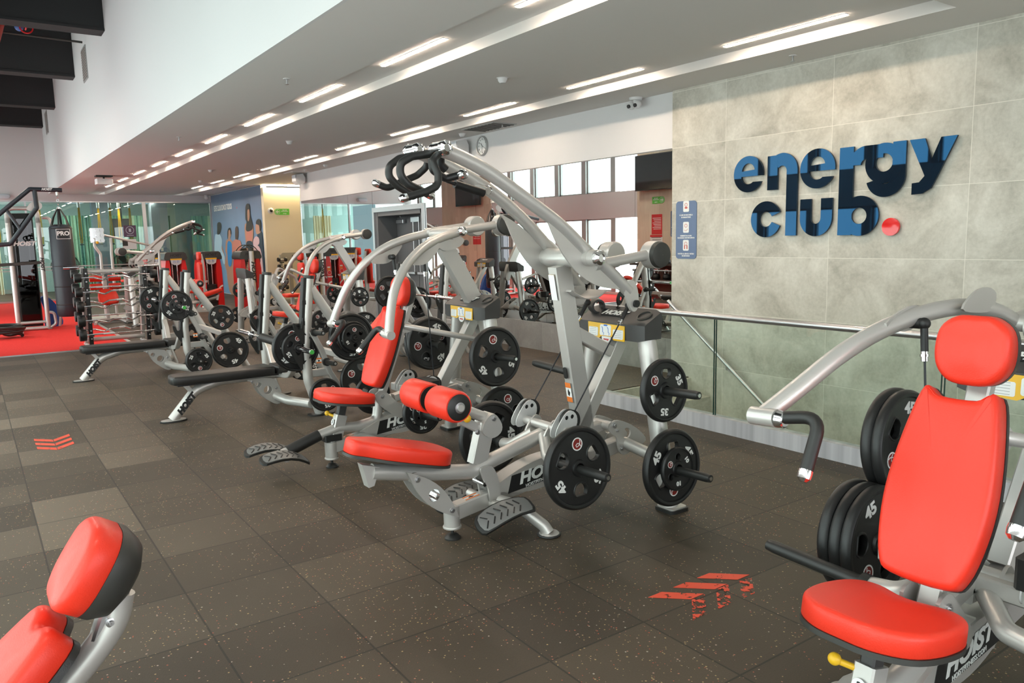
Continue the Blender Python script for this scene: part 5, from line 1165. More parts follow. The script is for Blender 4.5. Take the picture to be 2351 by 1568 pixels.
for k, yy in enumerate((1.545, 1.592, 1.64)):
    plate(45, (2.80, yy, .412), ['45 plate at the front of three on the lower peg of the chest press', 'middle one of three 45 plates on the lower peg of the chest press', 'rear one of three 45 plates on the lower peg of the chest press'][k], gC, 140 + 30 * k)
plate(35, (2.475, .735, .400), '35 plate low on the hidden near side of the chest press', gC, 180)

t = thing('wrist_strap', 'black rolled strap lying on the console of the lat pulldown', 'strap', (3.27, 3.71, 1.145))
b = MB(); b.lathe([(.034, -.035), (.045, -.035), (.047, 0), (.045, .035), (.034, .035)], (0, 0, .03), (.3, 1, 0), 24, True); b.make('roll', BLACKV, t)
b = MB(); b.beam(spline([(.02, -.02, .02), (.05, -.07, .012), (.07, -.13, .02), (.05, -.16, .025)], 4), .04, .006); b.make('loose_end', BLACKV, t)
# reclining red pad in the lower left corner
D_ = thing('reclined_bench', 'red reclined bench with headrest cut off in the lower left corner', 'weight bench', (0, 2.05, 0))
def recl():
    a = radians(52); u = NY; v = V3((cos(a), 0, sin(a))); n = V3(u).cross(v)
    if n.x > 0: u = Y; n = V3(u).cross(v)
    hc_ = V3((.190, 0, .845)); a2 = radians(57); hv = V3((cos(a2), 0, sin(a2))); hn = V3((-sin(a2), 0, cos(a2)))
    out2 = smooth2([(-.055, .105), (0, .110), (.055, .105), (.10, .07), (.112, .0), (.10, -.06), (.06, -.10), (0, -.105), (-.06, -.10), (-.10, -.06), (-.112, 0), (-.10, .07)], 4)
    b = MB(); b.pad(out2, .072, hc_, u, hv, .026, .012); h = b.make('headrest', RED, D_, smooth=50)
    ns = len(out2); vs = []
    for k, d in ((1.005, .002), (1.0, -.02), (.84, -.058), (.5, -.078)): vs += [hc_ + V3(u) * x * k + hv * y * k + hn * d for x, y in out2]
    b = MB(); b.add(vs, [(i * ns + j, i * ns + (j + 1) % ns, (i + 1) * ns + (j + 1) % ns, (i + 1) * ns + j) for i in range(3) for j in range(ns)] + [tuple(range(ns - 1, -1, -1)), tuple(3 * ns + j for j in range(ns))]); b.make('headrest_shell', CAPGREY, h, smooth=60)
    a3 = radians(43); pv = V3((cos(a3), 0, sin(a3))); pn = V3((-sin(a3), 0, cos(a3))); pc = V3((.125, 0, .715))
    out = smooth2([(-.11, -.03), (-.055, -.005), (0, -.03), (.055, -.005), (.11, -.03), (.145, -.20), (.155, -.40), (.13, -.60), (.08, -.66), (-.08, -.66), (-.13, -.60), (-.155, -.40), (-.145, -.20)], 4)
    b = MB(); b.pad(out, .075, pc, u, pv, .024, .01); p = b.make('back_pad', RED, D_, smooth=50)
    b = MB(); b.prism([(x * 1.02, y) for x, y in out], .018, pc - pn * .008, u, pv); b.make('pad_base', BLACKV, p)
    b = MB(); b.tube([pc + V3(u) * x * .93 + pv * (-.33 + (y + .33) * .96) + pn * .066 for x, y in out + out[:1]], .0017, 6, False); b.make('pad_seam', RED, p)
    b = MB(); b.tube(spline([(.235, 0, .775), (.205, 0, .69), (.10, 0, .575), (-.12, 0, .375), (-.33, 0, .17), (-.42, 0, .05)], 6), .034, 18); s = b.make('pad_spine', SILVER, D_)
    b = MB(); b.beam([(.18, 0, .66), (.232, 0, .79)], .05, .05); b.make('headrest_bracket', STEEL, s); b = Bolts(); bolt(b, (.205, -.026, .715), NY, .012); bolt(b, (.225, -.026, .765), NY, .012); b.make('bolt', STEEL, s)
    b = MB(); b.pad(smooth2([(-.18, -.16), (.0, -.17), (.16, -.12), (.16, .12), (0, .17), (-.18, .16)], 4), .07, (-.55, 0, .34), X, Y, .02, .01); b.make('seat', RED, D_, smooth=50)
    b = MB(); b.box((-.60, -.04, .02), (-.52, .04, .34), .01); b.box((-.75, -.25, 0), (-.68, .25, .05), .01); b.box((-.35, -.30, 0), (-.28, .30, .05), .01); b.box((-.72, -.03, .01), (-.30, .03, .06), .005); b.make('base_frame', SILVER, D_)
recl()

# benches: two flat ones on the walkway, one red incline bench towards the mirrors
E_ = bench('black flat bench press nearer the camera, rubber bar pad on its barbell', (1.45, 7.52, 0), BLACKV)
F_ = copy_tree(E_); F_.location = (1.05, 10.54, 0); F_['label'] = 'black flat bench press further back, beside the curl bar rack'
G_ = bench('red incline bench press near the mirrors, behind the shoulder press', (3.81, 9.05, 0), RED, True, name='incline_bench_press')
barbell('steel barbell low on the nearer flat bench, with thick black foam pad', (2.42, 7.62, .655), True)
barbell('steel barbell on the further flat bench with a 35 plate each end', (2.02, 10.58, .895))
barbell('steel barbell on the red incline bench near the mirrors', (4.79, 9.10, .90))
gE, gF, gG = GP('nearer flat bench'), GP('further flat bench'), GP('red incline bench')
plate(45, (2.42, 6.935, .655), '45 plate on the near end of the low barbell, behind a 25', gE, 15, 0)
plate(25, (2.42, 6.885, .655), '25 plate on the outer near end of the low barbell', gE, 0, 0)
plate(25, (2.595, 6.72, .22), '25 plate on the lowest storage peg of the nearer flat bench, by its foot', gE, -55)
plate(45, (2.97, 6.72, .318), '45 plate on the rear storage peg of the nearer flat bench, behind the red seat', gE, 60)
plate(45, (2.89, 6.75, .727), '45 plate at the back of the upper storage peg of the nearer flat bench', gE, -60)
plate(25, (2.89, 6.707, .728), '25 plate in the middle of the upper storage peg of the nearer flat bench', gE, -12)
plate(10, (2.89, 6.671, .729), '10 plate at the front of the upper storage peg of the nearer flat bench', gE, 0)
plate(25, (2.675, 8.32, .508), '25 plate on a far side storage peg of the nearer flat bench', gE, 100)
plate(45, (2.97, 8.30, .318), '45 plate on the far side rear peg of the nearer flat bench', gE, 0)
plate(35, (2.02, 9.895, .895), '35 plate on the near end of the upper barbell, with a small 5', gF, 12, 0)
plate(5, (2.02, 9.85, .895), 'small 5 plate on the near end of the upper barbell', gF, 12, 0)
plate(35, (2.02, 11.265, .895), '35 plate on the far end of the upper barbell, beside the curl bar rack', gF, 140, 0)
plate(25, (2.195, 9.74, .22), '25 plate on the lowest storage peg of the further flat bench', gF, 180)
plate(25, (2.195, 9.78, .219), 'second 25 plate behind the first on the lowest peg of the further flat bench', gF, 90)
plate(45, (2.57, 9.74, .318), '45 plate on the rear storage peg of the further flat bench, low down', gF, 75)
plate(25, (2.49, 9.74, .727), '25 plate on the upper storage peg of the further flat bench', gF, 180)
plate(25, (2.175, 11.33, .80), '25 plate on a far side upper peg of the further flat bench', gF, -20)
plate(45, (2.57, 11.33, .318), '45 plate on a far side rear peg of the further flat bench', gF, -10)
plate(45, (4.79, 9.79, .90), '45 plate on the far end of the barbell of the incline bench', gG, 60, 0)
plate(45, (5.25, 9.83, .727), '45 plate on the far upper peg of the red incline bench', gG, 80)
plate(25, (5.25, 9.78, .728), '25 plate in front of the 45 on the far upper peg of the incline bench', gG, 5)
g2 = GP('far shoulder press by the mirrors')
plate(25, (4.98, 11.22, .75), '25 plate on the near upper peg of the far shoulder press', g2, 180)
plate(25, (4.98, 12.20, .75), '25 plate on the far upper peg of the far shoulder press', g2, 90)
plate(45, (5.04, 11.22, .285), '45 plate on the near lower peg of the far shoulder press', g2, 100)
plate(45, (5.04, 12.22, .285), '45 plate on the far lower peg of the far shoulder press', g2, 10)
plate(35, (4.375, 11.30, .40), '35 plate low on the near side of the far shoulder press', g2, 40)

# low seated machine in the second row, console turned to the mirrors
def leg_machine(label, loc, rz):
    R_ = thing('leg_curl_machine', label, 'gym machine', loc, rz)
    base_frame(R_, .69, .52)
    b = MB(); b.beam([(.95, 0, .45), (.72, 0, 1.02)], .07, .09); b.make('rear_post', SILVER, R_)
    for s in (-1, 1):
        b = MB(); b.tube(fillet([(.70, s * .10, .98), (.55, s * .30, 1.15), (.20, s * .40, .95), (.10, s * .40, .70)], .12), .026, 14); a = b.make('arm', SILVER, R_)
        grip_bar(a, [(.16, s * .40, .86), (.05, s * .40, 1.10)], .019, .02)
        chrome_cap(a, (.70, s * .13, .98), (0, s, 0), .03)
    b = MB(); b.prism(smooth2([(.62, .95), (.70, 1.05), (.82, 1.0), (.80, .85), (.68, .82)], 3), .03, (0, -.10, 0), X, Z); b.make('cam_plate', SILVER, R_)
    b = MB(); b.pad(smooth2([(-.18, -.14), (0, -.18), (.16, -.14), (.16, .14), (0, .18), (-.18, .14)], 4), .07, (.10, 0, .46), X, Y, .02, .01); b.make('seat', RED, R_, smooth=50)
    b = MB(); b.beam([(.10, 0, .20), (.10, 0, .46)], .06, .08); b.make('seat_post', SILVER, R_)
    b = MB(); b.tube([(.42, -.26, .40), (.42, .26, .40)], .022, 14); b.make('roller_shaft', SILVER, R_)
    for s in (-1, 1): b = MB(); b.cyl((.42, s * .06, .40), (.42, s * .25, .40), .06, 24); b.make('shin_roller', RED, R_)
    return R_
leg_machine('grey leg curl machine with its console turned to the mirrors, by the red machines', (5.34, 14.15, 0), pi)
g1 = GP('leg curl machine by the red machines')
plate(45, (4.12, 13.42, .285), '45 plate low on the near side of the leg curl machine', g1, 65)
plate(5, (4.175, 13.48, .752), 'small 5 plate high on the near leg of the leg curl machine', g1, 0)
plate(25, (4.175, 14.80, .75), '25 plate on the far leg of the leg curl machine', g1, 40)
plate(25, (4.12, 14.84, .285), '25 plate low on the far side of the leg curl machine', g1, 0)
P3 = leg_machine('low grey leg machine between the flat bench and the dumbbell stand', (5.75, 12.95, 0), pi) if False else None

# ------------------------------------------------------------------ background equipment
def tower(label, loc, rz=0.0, wide=False):
    """red-shrouded weight stack tower with charcoal cap, front towards -y"""
    R_ = thing('weight_stack_machine', label, 'gym machine', loc, rz, None if wide else 'red weight stack machines')
    H = 1.40
    for s in (-1, 1):
        b = MB(); pr = [(.285, 0), (.285, .20), (.27, 1.0), (.235, H - .16), (.15, H - .16), (.13, .95), (.14, .45), (.13, 0)]
        b.prism([(s * x, z) for x, z in pr], .42, (0, 0, 0), X, Z); sh = b.make('side_shroud', REDP, R_, smooth=20)
        b = MB(); b.prism([(s * x, z) for x, z in ([(.14, .42)] + [(.14 + .13 * k / 8, .42 + .12 * sin(k / 8 * pi / 2)) for k in range(1, 9)] + [(.27, .58)] + [(.27 - .13 * k / 8, .58 - .11 * (k / 8) ** 2) for k in range(1, 9)])], .002, (0, -.212, 0), X, Z); b.make('white_swoosh', WHITE, sh, smooth=None)
        if s < 0:
            b = MB(); b.prism(rrect(.075, .11, .008, (-.205, .90)), .002, (0, -.212, 0), X, Z); k = b.make('orange_notice', ORANGE, sh, smooth=None)
            b = MB(); b.prism(rrect(.075, .03, .004, (-.205, .945)), .002, (0, -.2135, 0), X, Z); b.make('white_heading', WHITE, k, smooth=None)
            b = MB(); b.text('energy', .075, (-.20, -.213, .70), X, Z, .002); b.lathe([(.05, 0), (.056, 0), (.056, .001), (.05, .001)], (-.215, -.213, .80), NY, 24, True); b.make('white_lettering', WHITE, sh, smooth=None)
    b = MB(); b.sweep([(0, .22, H), (0, -.24, H)], [(-.27, -.17), (.27, -.17), (.285, -.12), (.25, .0), (.20, .03), (-.20, .03), (-.25, 0), (-.285, -.12)], (1, 0, 0)); c = b.make('top_cap', PLASTIC, R_)
    b = MB(); b.text('HOIST', .085, (0, -.242, H - .05), X, Z, .004, .25, sx=1.15); b.make('brand_lettering', BLACKP, c, smooth=None)
    if not wide:
        b = MB(); b.prism([(-.14, .0), (.14, 0), (.12, -.12), (.05, -.16), (-.05, -.16), (-.12, -.12)], .01, (0, -.25, H - .13), X, Z); p = b.make('instruction_placard', LGREY, R_, smooth=None)
        b = MB(); b.prism(rect(-.14, -.035, .14, 0), .004, (0, -.256, H - .13), X, Z); b.make('yellow_band', YELLOW, p, smooth=None)
        b = MB()
        for x in (-.045, .045): b.sweep([(x - .02, -.258, H - .24), (x - .015, -.258, H - .18), (x + .02, -.258, H - .20), (x + .015, -.258, H - .235)], [(-.007, -.001), (.007, -.001), (.007, .001), (-.007, .001)], Y)
        b.make('blue_figures', BLUEP, p, smooth=None)
        for x in (-.06, .06): b = MB(); b.cyl((x, -.10, .02), (x, -.10, H - .17), .016, 12); b.make('guide_rod', CHROME, R_)
        for k in range(11):
            b = MB(); b.box((-.115, -.19, .06 + .05 * k), (.115, -.02, .105 + .05 * k), .003); b.make('stack_plate', BLACKP, R_)
        b = MB(); b.lathe([(.001, 0), (.02, 0), (.02, .03), (.001, .03)], (-.03, -.19, .44), NY, 16); b.make('selector_pin', YELLOW, R_)
        b = MB(); b.box((-.13, .02, .02), (.13, .18, H - .17)); b.make('back_panel', CAPGREY, R_, smooth=None)
    else:
        b = MB(); b.tube([(.0, -.30, .02), (0, -.27, H + .02)], .06, 22); k = b.make('column', SILVER, R_)
        b = MB(); b.cyl((0, -.27, H + .02), (0, -.268, H + .10), .064, 22); b.make('column_cap', CAPGREY, k)
        b = MB(); b.text('HOIST', .13, (0, -.352, .93), (0, -.02, -1), X, .006, .25, sx=1.3); b.make('brand_lettering', BLACKP, k, smooth=None)
    return R_
T1 = tower('red weight stack tower in front of the mural, right one of the pair', (5.0, 20.5, 0), .12)
T2 = tower('red weight stack tower left of the other, in line with the light upright', (4.28, 21.0, 0), .12)
T3 = tower('red weight stack tower half hidden behind the left one of the pair', (4.25, 23.3, 0), .12)
T4 = tower('broad red machine with a silver front column, before the mural and fan', (5.72, 19.6, 0), .15, True)
def pad_arm(label, loc, rz=0.0):
    """red upright pad pair on a silver spine"""
    R_ = thing('padded_machine_seat', label, 'gym machine', loc, rz)
    b = MB(); b.pad(rrect(.24, .20, .06, (0, 1.33)), .07, (0, 0, 0), Y, Z, .025, .01); b.make('headrest', RED, R_, smooth=50)
    b = MB(); b.pad(rrect(.30, .52, .07, (0, .92)), .07, (0, 0, 0), Y, Z, .025, .01); b.make('back_pad', RED, R_, smooth=50)
    b = MB(); b.beam(spline([(-.02, 0, 1.38), (-.05, 0, 1.15), (-.05, 0, .6), (-.02, 0, .04)], 4), .06, .05); b.make('pad_spine', SILVER, R_)
    b = MB(); b.pad(rrect(.36, .38, .08), .07, (.26, 0, .46), X, Y, .022, .01); b.make('seat', RED, R_, smooth=50)
    b = MB(); b.beam([(.26, 0, .03), (.26, 0, .46)], .07, .07); b.box((-.1, -.25, 0), (.45, .25, .05), .01); b.make('seat_frame', SILVER, R_)
    return R_
pad_arm('red padded seat standing between the two red towers', (4.62, 19.6, 0), pi)
pad_arm('red padded seat at the cream alcove end of the mirrors', (5.9, 16.2, 0), pi)
def fan(label, loc, rz, h=0.0):
    R_ = thing('drum_fan', label, 'fan', loc, rz, 'black floor fans')
    b = MB(); r = .40
    for k in range(2): b.lathe([(r - .012, -.07 + .14 * k - .008), (r + .006, -.07 + .14 * k - .008), (r + .006, -.07 + .14 * k + .008), (r - .012, -.07 + .14 * k + .008)], (0, 0, 1.0), Y, 40, True)
    b.make('rim', BLACKP, R_)
    b = MB()
    for s in (-.085, .085):
        for k in range(48):
            a = 2 * pi * k / 48; b.beam([(.06 * cos(a), s * 1.2, 1.0 + .06 * sin(a)), (r * cos(a), s * .85, 1.0 + r * sin(a))], .004, .004, (0, 1, 0), .0005)
        for rr in (.14, .24, .33): b.lathe([(rr - .003, 0), (rr + .003, 0), (rr, .004)], (0, s * (1.2 - .35 * rr / r), 1.0), Y, 32, True)
    b.make('wire_guard', BLACKP, R_)
    b = MB()
    for k in range(3):
        a = 2 * pi * k / 3; M = Matrix.Translation((0, 0, 1.0)) @ Matrix.Rotation(a, 4, 'Y')
        pts = [(.05, -.02), (.12, -.10), (.30, -.12), (.36, .02), (.28, .10), (.10, .05)]
        b.add([M @ V3((x, (z * .25), z)) for x, z in pts] + [M @ V3((x, z * .25 + .004, z)) for x, z in pts], [(0, 1, 2, 3, 4, 5), (11, 10, 9, 8, 7, 6)] + [(i, (i + 1) % 6, (i + 1) % 6 + 6, i + 6) for i in range(6)])
    b.make('blades', CAPGREY, R_); b = MB(); b.cyl((0, -.06, 1.0), (0, .14, 1.0), .07, 20); b.make('motor', BLACKP, R_)
    b = MB(); b.cyl((0, .04, .02 - h), (0, .04, .62), .022, 12); b.cyl((0, .04, -h), (0, .04, .03 - h), .25, 28); b.make('stand', BLACKP, R_)
fan('black floor fan standing in front of the mural', (6.25, 21.35, .17), .5, .17)
fan('black floor fan inside the studio behind the heavy bag', (2.6, 28.6, 0), .1)
fan('black floor fan inside the studio right of the punch pillar', (4.45, 29.2, 0), .1)

# dumbbell stand in the alcove
ds = thing('dumbbell_stand', 'pale vertical dumbbell stand against the cream alcove wall', 'dumbbell rack', (7.0, 20.9, 0))
OLIVE = mat('warm_grey_paint', (.42, .40, .34), .45, .3)
for x in (0.05, .62):
    b = MB(); b.beam([(x, .1, .05), (x, .1, 1.28)], .07, .06, (1, 0, 0)); b.make('post', OLIVE, ds)
    b = MB()
    for k in range(5): b.box((x - .05, -.02, .30 + .19 * k), (x + .05, .07, .335 + .19 * k), .006)
    b.make('saddles', BLACKP, ds)
b = MB(); b.prism(rrect(.52, .22, .06, (.33, 1.22)), .03, (0, .12, 0), X, Z); hb = b.make('header_plate', OLIVE, ds); b = MB(); b.text('HOIST', .10, (.5, .103, 1.23), X, Z, .004, .25); b.make('brand_lettering', BLACKP, hb, smooth=None)
b = MB(); b.box((-.15, -.1, 0), (.85, .3, .06), .01); b.beam([(.33, .15, .06), (.33, .15, 1.15)], .09, .09, (1, 0, 0)); b.make('base', OLIVE, ds)
def dumbbell(label, loc, rz=0.0, r=.058, L_=.26, grp='dumbbells on the alcove stand'):
    t = thing('dumbbell', label, 'dumbbell', loc, rz, grp)
    b = MB(); b.cyl((-L_ / 2 + .05, 0, 0), (L_ / 2 - .05, 0, 0), .015, 12); b.make('handle', CHROME, t)
    for s in (-1, 1):
        b = MB(); b.lathe([(.001, 0), (r * .9, 0), (r, .008), (r, .062), (r * .9, .07), (.001, .07)], (s * (L_ / 2 - .07), 0, 0), (s, 0, 0), 22); h = b.make('head', RUBBER, t)
    return t
dd = None
lv = ['top', 'second', 'third', 'fourth', 'lowest']
for c in (0, 1):
    for k in range(5):
        lab = '%s black dumbbell of the %s column on the alcove stand' % (lv[k], ['left', 'right'][c]); loc = (7.05 + .57 * c, 20.885, 1.152 - .19 * k)
        if dd is None:
            dd = dumbbell(lab, loc)
            b = MB(); b.lathe([(.001, 0), (.02, 0), (.02, .001), (.001, .001)], (.131, 0, 0), X, 16); b.make('emblem_disc', DKRED, dd, smooth=None)
        else: q = copy_tree(dd); q['label'] = lab; q.location = loc

# curl bar rack with its fixed bars
rk = thing('curl_bar_rack', 'silver and black upright rack holding fixed curl bars', 'barbell rack', (1.49, 13.85, 0))
for x in (0.0, .85):
    b = MB(); b.beam([(x, .42, .03), (x, .10, 1.29)], .055, .08, (1, 0, 0)); b.make('post', SILVER, rk)
    b = MB(); b.beam([(x + .03, .06, .04), (x + .03, .0, .60), (x + .03, .02, 1.28)], .06, .06, (1, 0, 0)); h = b.make('holder_strip', BLACKP, rk)
    b = MB()
    for k in range(9): b.cyl((x + .03, -.03, .16 + k * .13), (x + .03, -.038, .16 + k * .13), .012, 10)
    b.make('bolts', STEEL, h)
    b = MB()
    for k in range(5):
        for f in (0, 1): b.box((x + .0, -.13 if f == 0 else .05, .205 + .225 * k + .06 * f), (x + .06, -.02 if f == 0 else .14, .22 + .225 * k + .06 * f), .003)
    b.make('cradles', CAPGREY, h)
    b = MB(); b.tube([(x, -.25, .03), (x, .55, .03)], .03, 12); b.make('foot_tube', SILVER, rk)
for p in ((.25, .12), (.11, 1.22)): b = MB(); b.tube([(0, *p), (.85, *p)], .035, 14); b.make('cross_tube', SILVER, rk)
b = MB(); b.cyl((-.04, .10, 1.30), (-.26, .10, 1.30), .025, 16); b.cyl((.90, .10, 1.29), (1.13, .10, 1.29), .025, 16); b.make('side_peg', CHROME, rk)
def curl_bar(label, loc, r, ez, ph):
    t = thing('curl_bar', label, 'barbell', loc, 0, 'fixed bars on the curl bar rack')
    if ez: p = [(-.50, 0, 0), (-.33, 0, 0), (-.19, 0, -.045), (-.10, 0, .0), (.10, 0, .012), (.19, 0, -.03), (.30, 0, .03), (.5, 0, .02)]
    else: p = [(-.5, 0, 0), (.5, 0, 0)]
    b = MB(); b.tube(fillet(p, .04, 4), .0135, 12); s = b.make('shaft', CHROME, t)
    b = MB(); b.cyl((-.10, 0, 0), (-.26, 0, 0), .016, 12) if not ez else b.cyl((.02, 0, .006), (.10, 0, .012), .017, 12); b.make('knurled_grip', WPULLEY, s)
    for q in (-1, 1): b = MB(); b.lathe([(.001, 0), (r * .92, 0), (r, .01), (r, .09), (r * .92, .10), (.001, .10)], (q * .50, 0, (.02 if ez and q > 0 else 0)), (q, 0, 0), 24); b.make('head', RUBBER, t)
    return t
for k in range(5):
    z = .235 + .225 * k
    curl_bar('cranked curl bar at the front of the rack, %s level' % (['lowest', 'second lowest', 'middle', 'second highest', 'top'][k]), (1.945, 13.765, z), [.095, .095, .085, .075, .07][k], k != 0, k)
    curl_bar('%s bar at the back of the rack, %s level' % (('cranked' if k % 2 == 0 else 'straight'), ['lowest', 'second lowest', 'middle', 'second highest', 'top'][k]), (1.925, 13.945, z + .062), [.09, .085, .085, .075, .07][k], k % 2 == 0, k)

# cable tower with boom, heavy bag, ropes, towel on the red turf
cb = thing('cable_tower', 'tall white framed cable machine with smoked shield on the red floor', 'gym machine', (0, 17.8, 0))
for x in (.72, 1.22):
    b = MB(); b.tube([(x, 0, .03), (x, 0, 2.2)], .042, 16); b.make('post', SILVER, cb)
    b = MB(); b.cyl((x, 0, .012), (x, 0, .03), .07, 20); b.make('foot_disc', SILVER, cb)
b = MB(); b.tube(fillet([(.72, 0, 2.1), (.72, 0, 2.38), (1.22, 0, 2.38), (1.22, 0, 2.1)], .12), .042, 16); b.make('top_bow', SILVER, cb)
b = MB(); b.prism(smooth2([(1.05, 2.36), (1.15, 2.50), (1.3, 2.48), (1.30, 2.38), (1.18, 2.32)], 3), .02, (0, -.05, 0), X, Z); b.make('pulley_plate', SILVER, cb)
b = MB(); b.box((.80, .10, .1), (1.12, .14, 2.28)); sh = b.make('shield', SHIELD, cb, smooth=None)
b = MB(); b.text('HOIST', .11, (.96, .095, 1.70), X, Z, .006, .25, sx=1.15); b.make('brand_lettering', WHITE, sh, smooth=None)
b = MB(); b.box((.82, .16, .08), (1.12, .38, .90)); b.lathe([(.001, 0), (.07, 0), (.07, .04), (.001, .04)], (.97, .15, .98), NY, 20); b.make('weight_stack', BLACKP, cb, smooth=None)
b = MB(); b.box((.78, .38, .05), (1.16, .42, 2.3)); b.make('back_panel', CAPGREY, cb, smooth=None)
for x in (.88, 1.05): b = MB(); b.cyl((x, .25, .9), (x, .25, 2.25), .012, 10); b.make('guide_rod', STEEL, cb)
b = MB(); b.beam([(.45, -.02, 1.30), (1.18, -.02, 1.33)], .05, .06); b.make('bar_holder', CAPGREY, cb)
b = MB(); b.tube([(.74, 0, .16), (1.2, 0, .16)], .03, 12); b.tube(fillet([(.72, 0, .06), (.72, -.9, .06)], .05), .035, 12); b.tube([(.75, -.1, .05), (1.2, -.1, .05)], .035, 12); b.make('base_tube', SILVER, cb)
b = MB(); b.tube(fillet([(1.30, .05, 2.2), (1.42, .05, 2.2), (1.45, .05, 2.05), (1.45, .05, .25), (1.42, .05, .05)], .08), .028, 12); b.tube(fillet([(1.22, 0, .35), (1.34, 0, .33), (1.36, 0, .1), (1.25, 0, .04)], .1), .028, 12); b.make('side_handle', SILVER, cb)
b = MB(); b.text('HOIST', .09, (1.22, -.0435, 1.30), (0, 0, -1), X, .004, .25); b.make('brand_lettering', BLACKP, cb, smooth=None)
bo = thing('boom_frame', 'black bent tube boom carrying the heavy bag on the cable machine', 'gym machine', (0, 17.55, 0))
BT = mat('black_powder_coat', (.02, .026, .034), .35)
b = MB(); b.tube(fillet([(1.66, 0, 2.72), (1.12, 0, 2.73), (.55, 0, 2.22), (.0, 0, 2.1)], .06), .042, 16); b.tube(fillet([(1.20, 0, 2.72), (1.21, 0, 2.38), (.72, 0, 1.70), (.45, 0, 1.68), (.0, 0, 1.68)], .07), .042, 16); b.tube([(.72, 0, 2.33), (.90, 0, 1.98)], .03, 12); t_ = b.make('boom_tube', BT, bo)
b = MB(); b.text('HOIST', .06, (1.40, -.043, 2.73), X, Z, .003, .25); b.make('brand_lettering', WHITE, t_, smooth=None)
hv = thing('heavy_bag', 'long black heavy punch bag hanging from the boom by straps', 'punch bag', (1.57, 17.55, 0))
b = MB(); b.lathe([(.001, .26), (.17, .26), (.195, .30), (.2, .45), (.205, 1.2), (.2, 1.95), (.19, 2.02), (.10, 2.06), (.001, 2.06)], (0, 0, 0), Z, 36); bg = b.make('bag_body', mat('black_bag_leather', (.02, .024, .032), .42, bump=(60, .2)), hv)
b = MB()
for z in (.5, .85, 1.25, 1.98): b.lathe([(.203, z - .008), (.208, z), (.203, z + .008)], (0, 0, 0), Z, 36, True)
b.make('seam_band', BLACKV, bg)
b = MB(); b.beam([(-.05, -.2085, 1.87), (.09, -.2085, 1.87)], .003, .20, (0, 1, 0)); lg = b.make('badge', BLACKP, bg)
b = MB(); b.text('PRO', .11, (.02, -.2115, 1.88), X, Z, .004); b.prism([(-.10, 1.775), (.14, 1.775), (.14, 1.968), (-.10, 1.968)], .001, (0, -.2105, 0), X, Z, [[(-.092, 1.783), (.132, 1.783), (.132, 1.96), (-.092, 1.96)]]); b.make('badge_print', WHITE, lg, smooth=None)
b = MB()
for k in range(6):
    a = 2 * pi * k / 6 + .3; b.beam([(.19 * cos(a), .19 * sin(a), 1.98), (.12 * cos(a), .12 * sin(a), 2.2), (.03 * cos(a), .03 * sin(a), 2.36)], .035, .006, (-sin(a), cos(a), 0), .001)
b.make('strap', BLACKV, hv)
b = MB()
for k in range(4): b.lathe([(.018, -.005), (.026, -.005), (.026, .005), (.018, .005)], (0, 0, 2.38 + .07 * k), (1, 0, 0) if k % 2 else (0, 1, 0), 16, True)
for k in range(3): a = 2 * pi * k / 3; b.beam([(.05 * cos(a), .05 * sin(a), 2.36), (0, 0, 2.40)], .01, .01, (0, 0, 1), .001)
b.cyl((0, 0, 2.62), (0, 0, 2.69), .022, 12); b.make('swivel_chain', CHROME, hv)
rp = []
for k in range(60):
    a = k * .75; rr = .16 + .10 * sin(k * .37); rp.append((rr * cos(a) * 1.3, rr * sin(a), .035 + .085 * abs(sin(k * .21)) + .002 * k))
o = MB(); o.tube(spline(rp, 3), .03, 8); tag(o.make('battle_rope', BLACKV), 'heap of thick black battle rope on the red floor', 'rope').location = (.50, 16.5, .012)
b = MB(); b.prism(smooth2([(-.12, 0), (.12, 0), (.20, .1), (.10, .45), (-.06, .62), (-.16, .58), (-.10, .3)], 3), .10, (0, 0, 0), X, Z); tag(b.make('folded_mat', mat('blue_vinyl', (.02, .12, .48), .5)), 'blue folded mat leaning beside the heavy bag', 'mat').location = (1.32, 18.3, .012)

# small benches between rack and glass wall, tall cable arm machine
rb = thing('roller_bench', 'small bench with four red rollers seen through the curl bar rack', 'weight bench', (2.35, 18.2, 0))
for z in (.95, .78):
    b = MB(); b.tube([(-.30, 0, z), (.30, 0, z)], .02, 10); b.make('roller_shaft', CHROME, rb)
    for s in (-1, 1): b = MB(); b.cyl((s * .06, 0, z), (s * .29, 0, z), .065, 20); b.make('roller', RED, rb)
b = MB(); b.pad(smooth2([(-.14, .0), (-.18, -.35), (0, -.42), (.18, -.35), (.14, 0)], 4), .07, (0, -.05, .66), X, (0, .8, .6), .02, .01); b.make('seat', RED, rb, smooth=50)
b = MB(); b.beam([(0, .02, .04), (0, .02, .98)], .06, .06, (1, 0, 0)); b.tube(fillet([(-.30, -.35, .03), (-.2, 0, .08), (.2, 0, .08), (.30, -.35, .03)], .1), .03, 12); b.box((-.3, .1, 0), (.3, .18, .05), .01); b.make('frame', SILVER, rb)
sl = thing('stool', 'low stool with thin red seat in front of the glass wall', 'stool', (3.05, 19.6, 0))
b = MB(); b.pad(circ(.20, 24), .05, (0, 0, .80), X, Y, .02, .005); b.make('seat', RED, sl, smooth=50)
b = MB(); b.cyl((0, 0, .03), (0, 0, .8), .025, 12); b.lathe([(.001, 0), (.2, 0), (.18, .03), (.001, .035)], (0, 0, 0), Z, 24); b.make('pedestal', SILVER, sl)
ca = thing('cable_arm_machine', 'tall pale cable machine with chrome pulley block behind the curl bar rack', 'gym machine', (2.45, 19.3, 0))
for x in (.0, .22):
    b = MB(); b.tube(fillet([(x, 0, .04), (x, 0, 1.45), (x - .10 + .5 * x, 0, 1.62), (x - .10 + .5 * x, 0, 1.80)], .1), .03, 14); b.make('post', SILVER, ca)
b = MB()
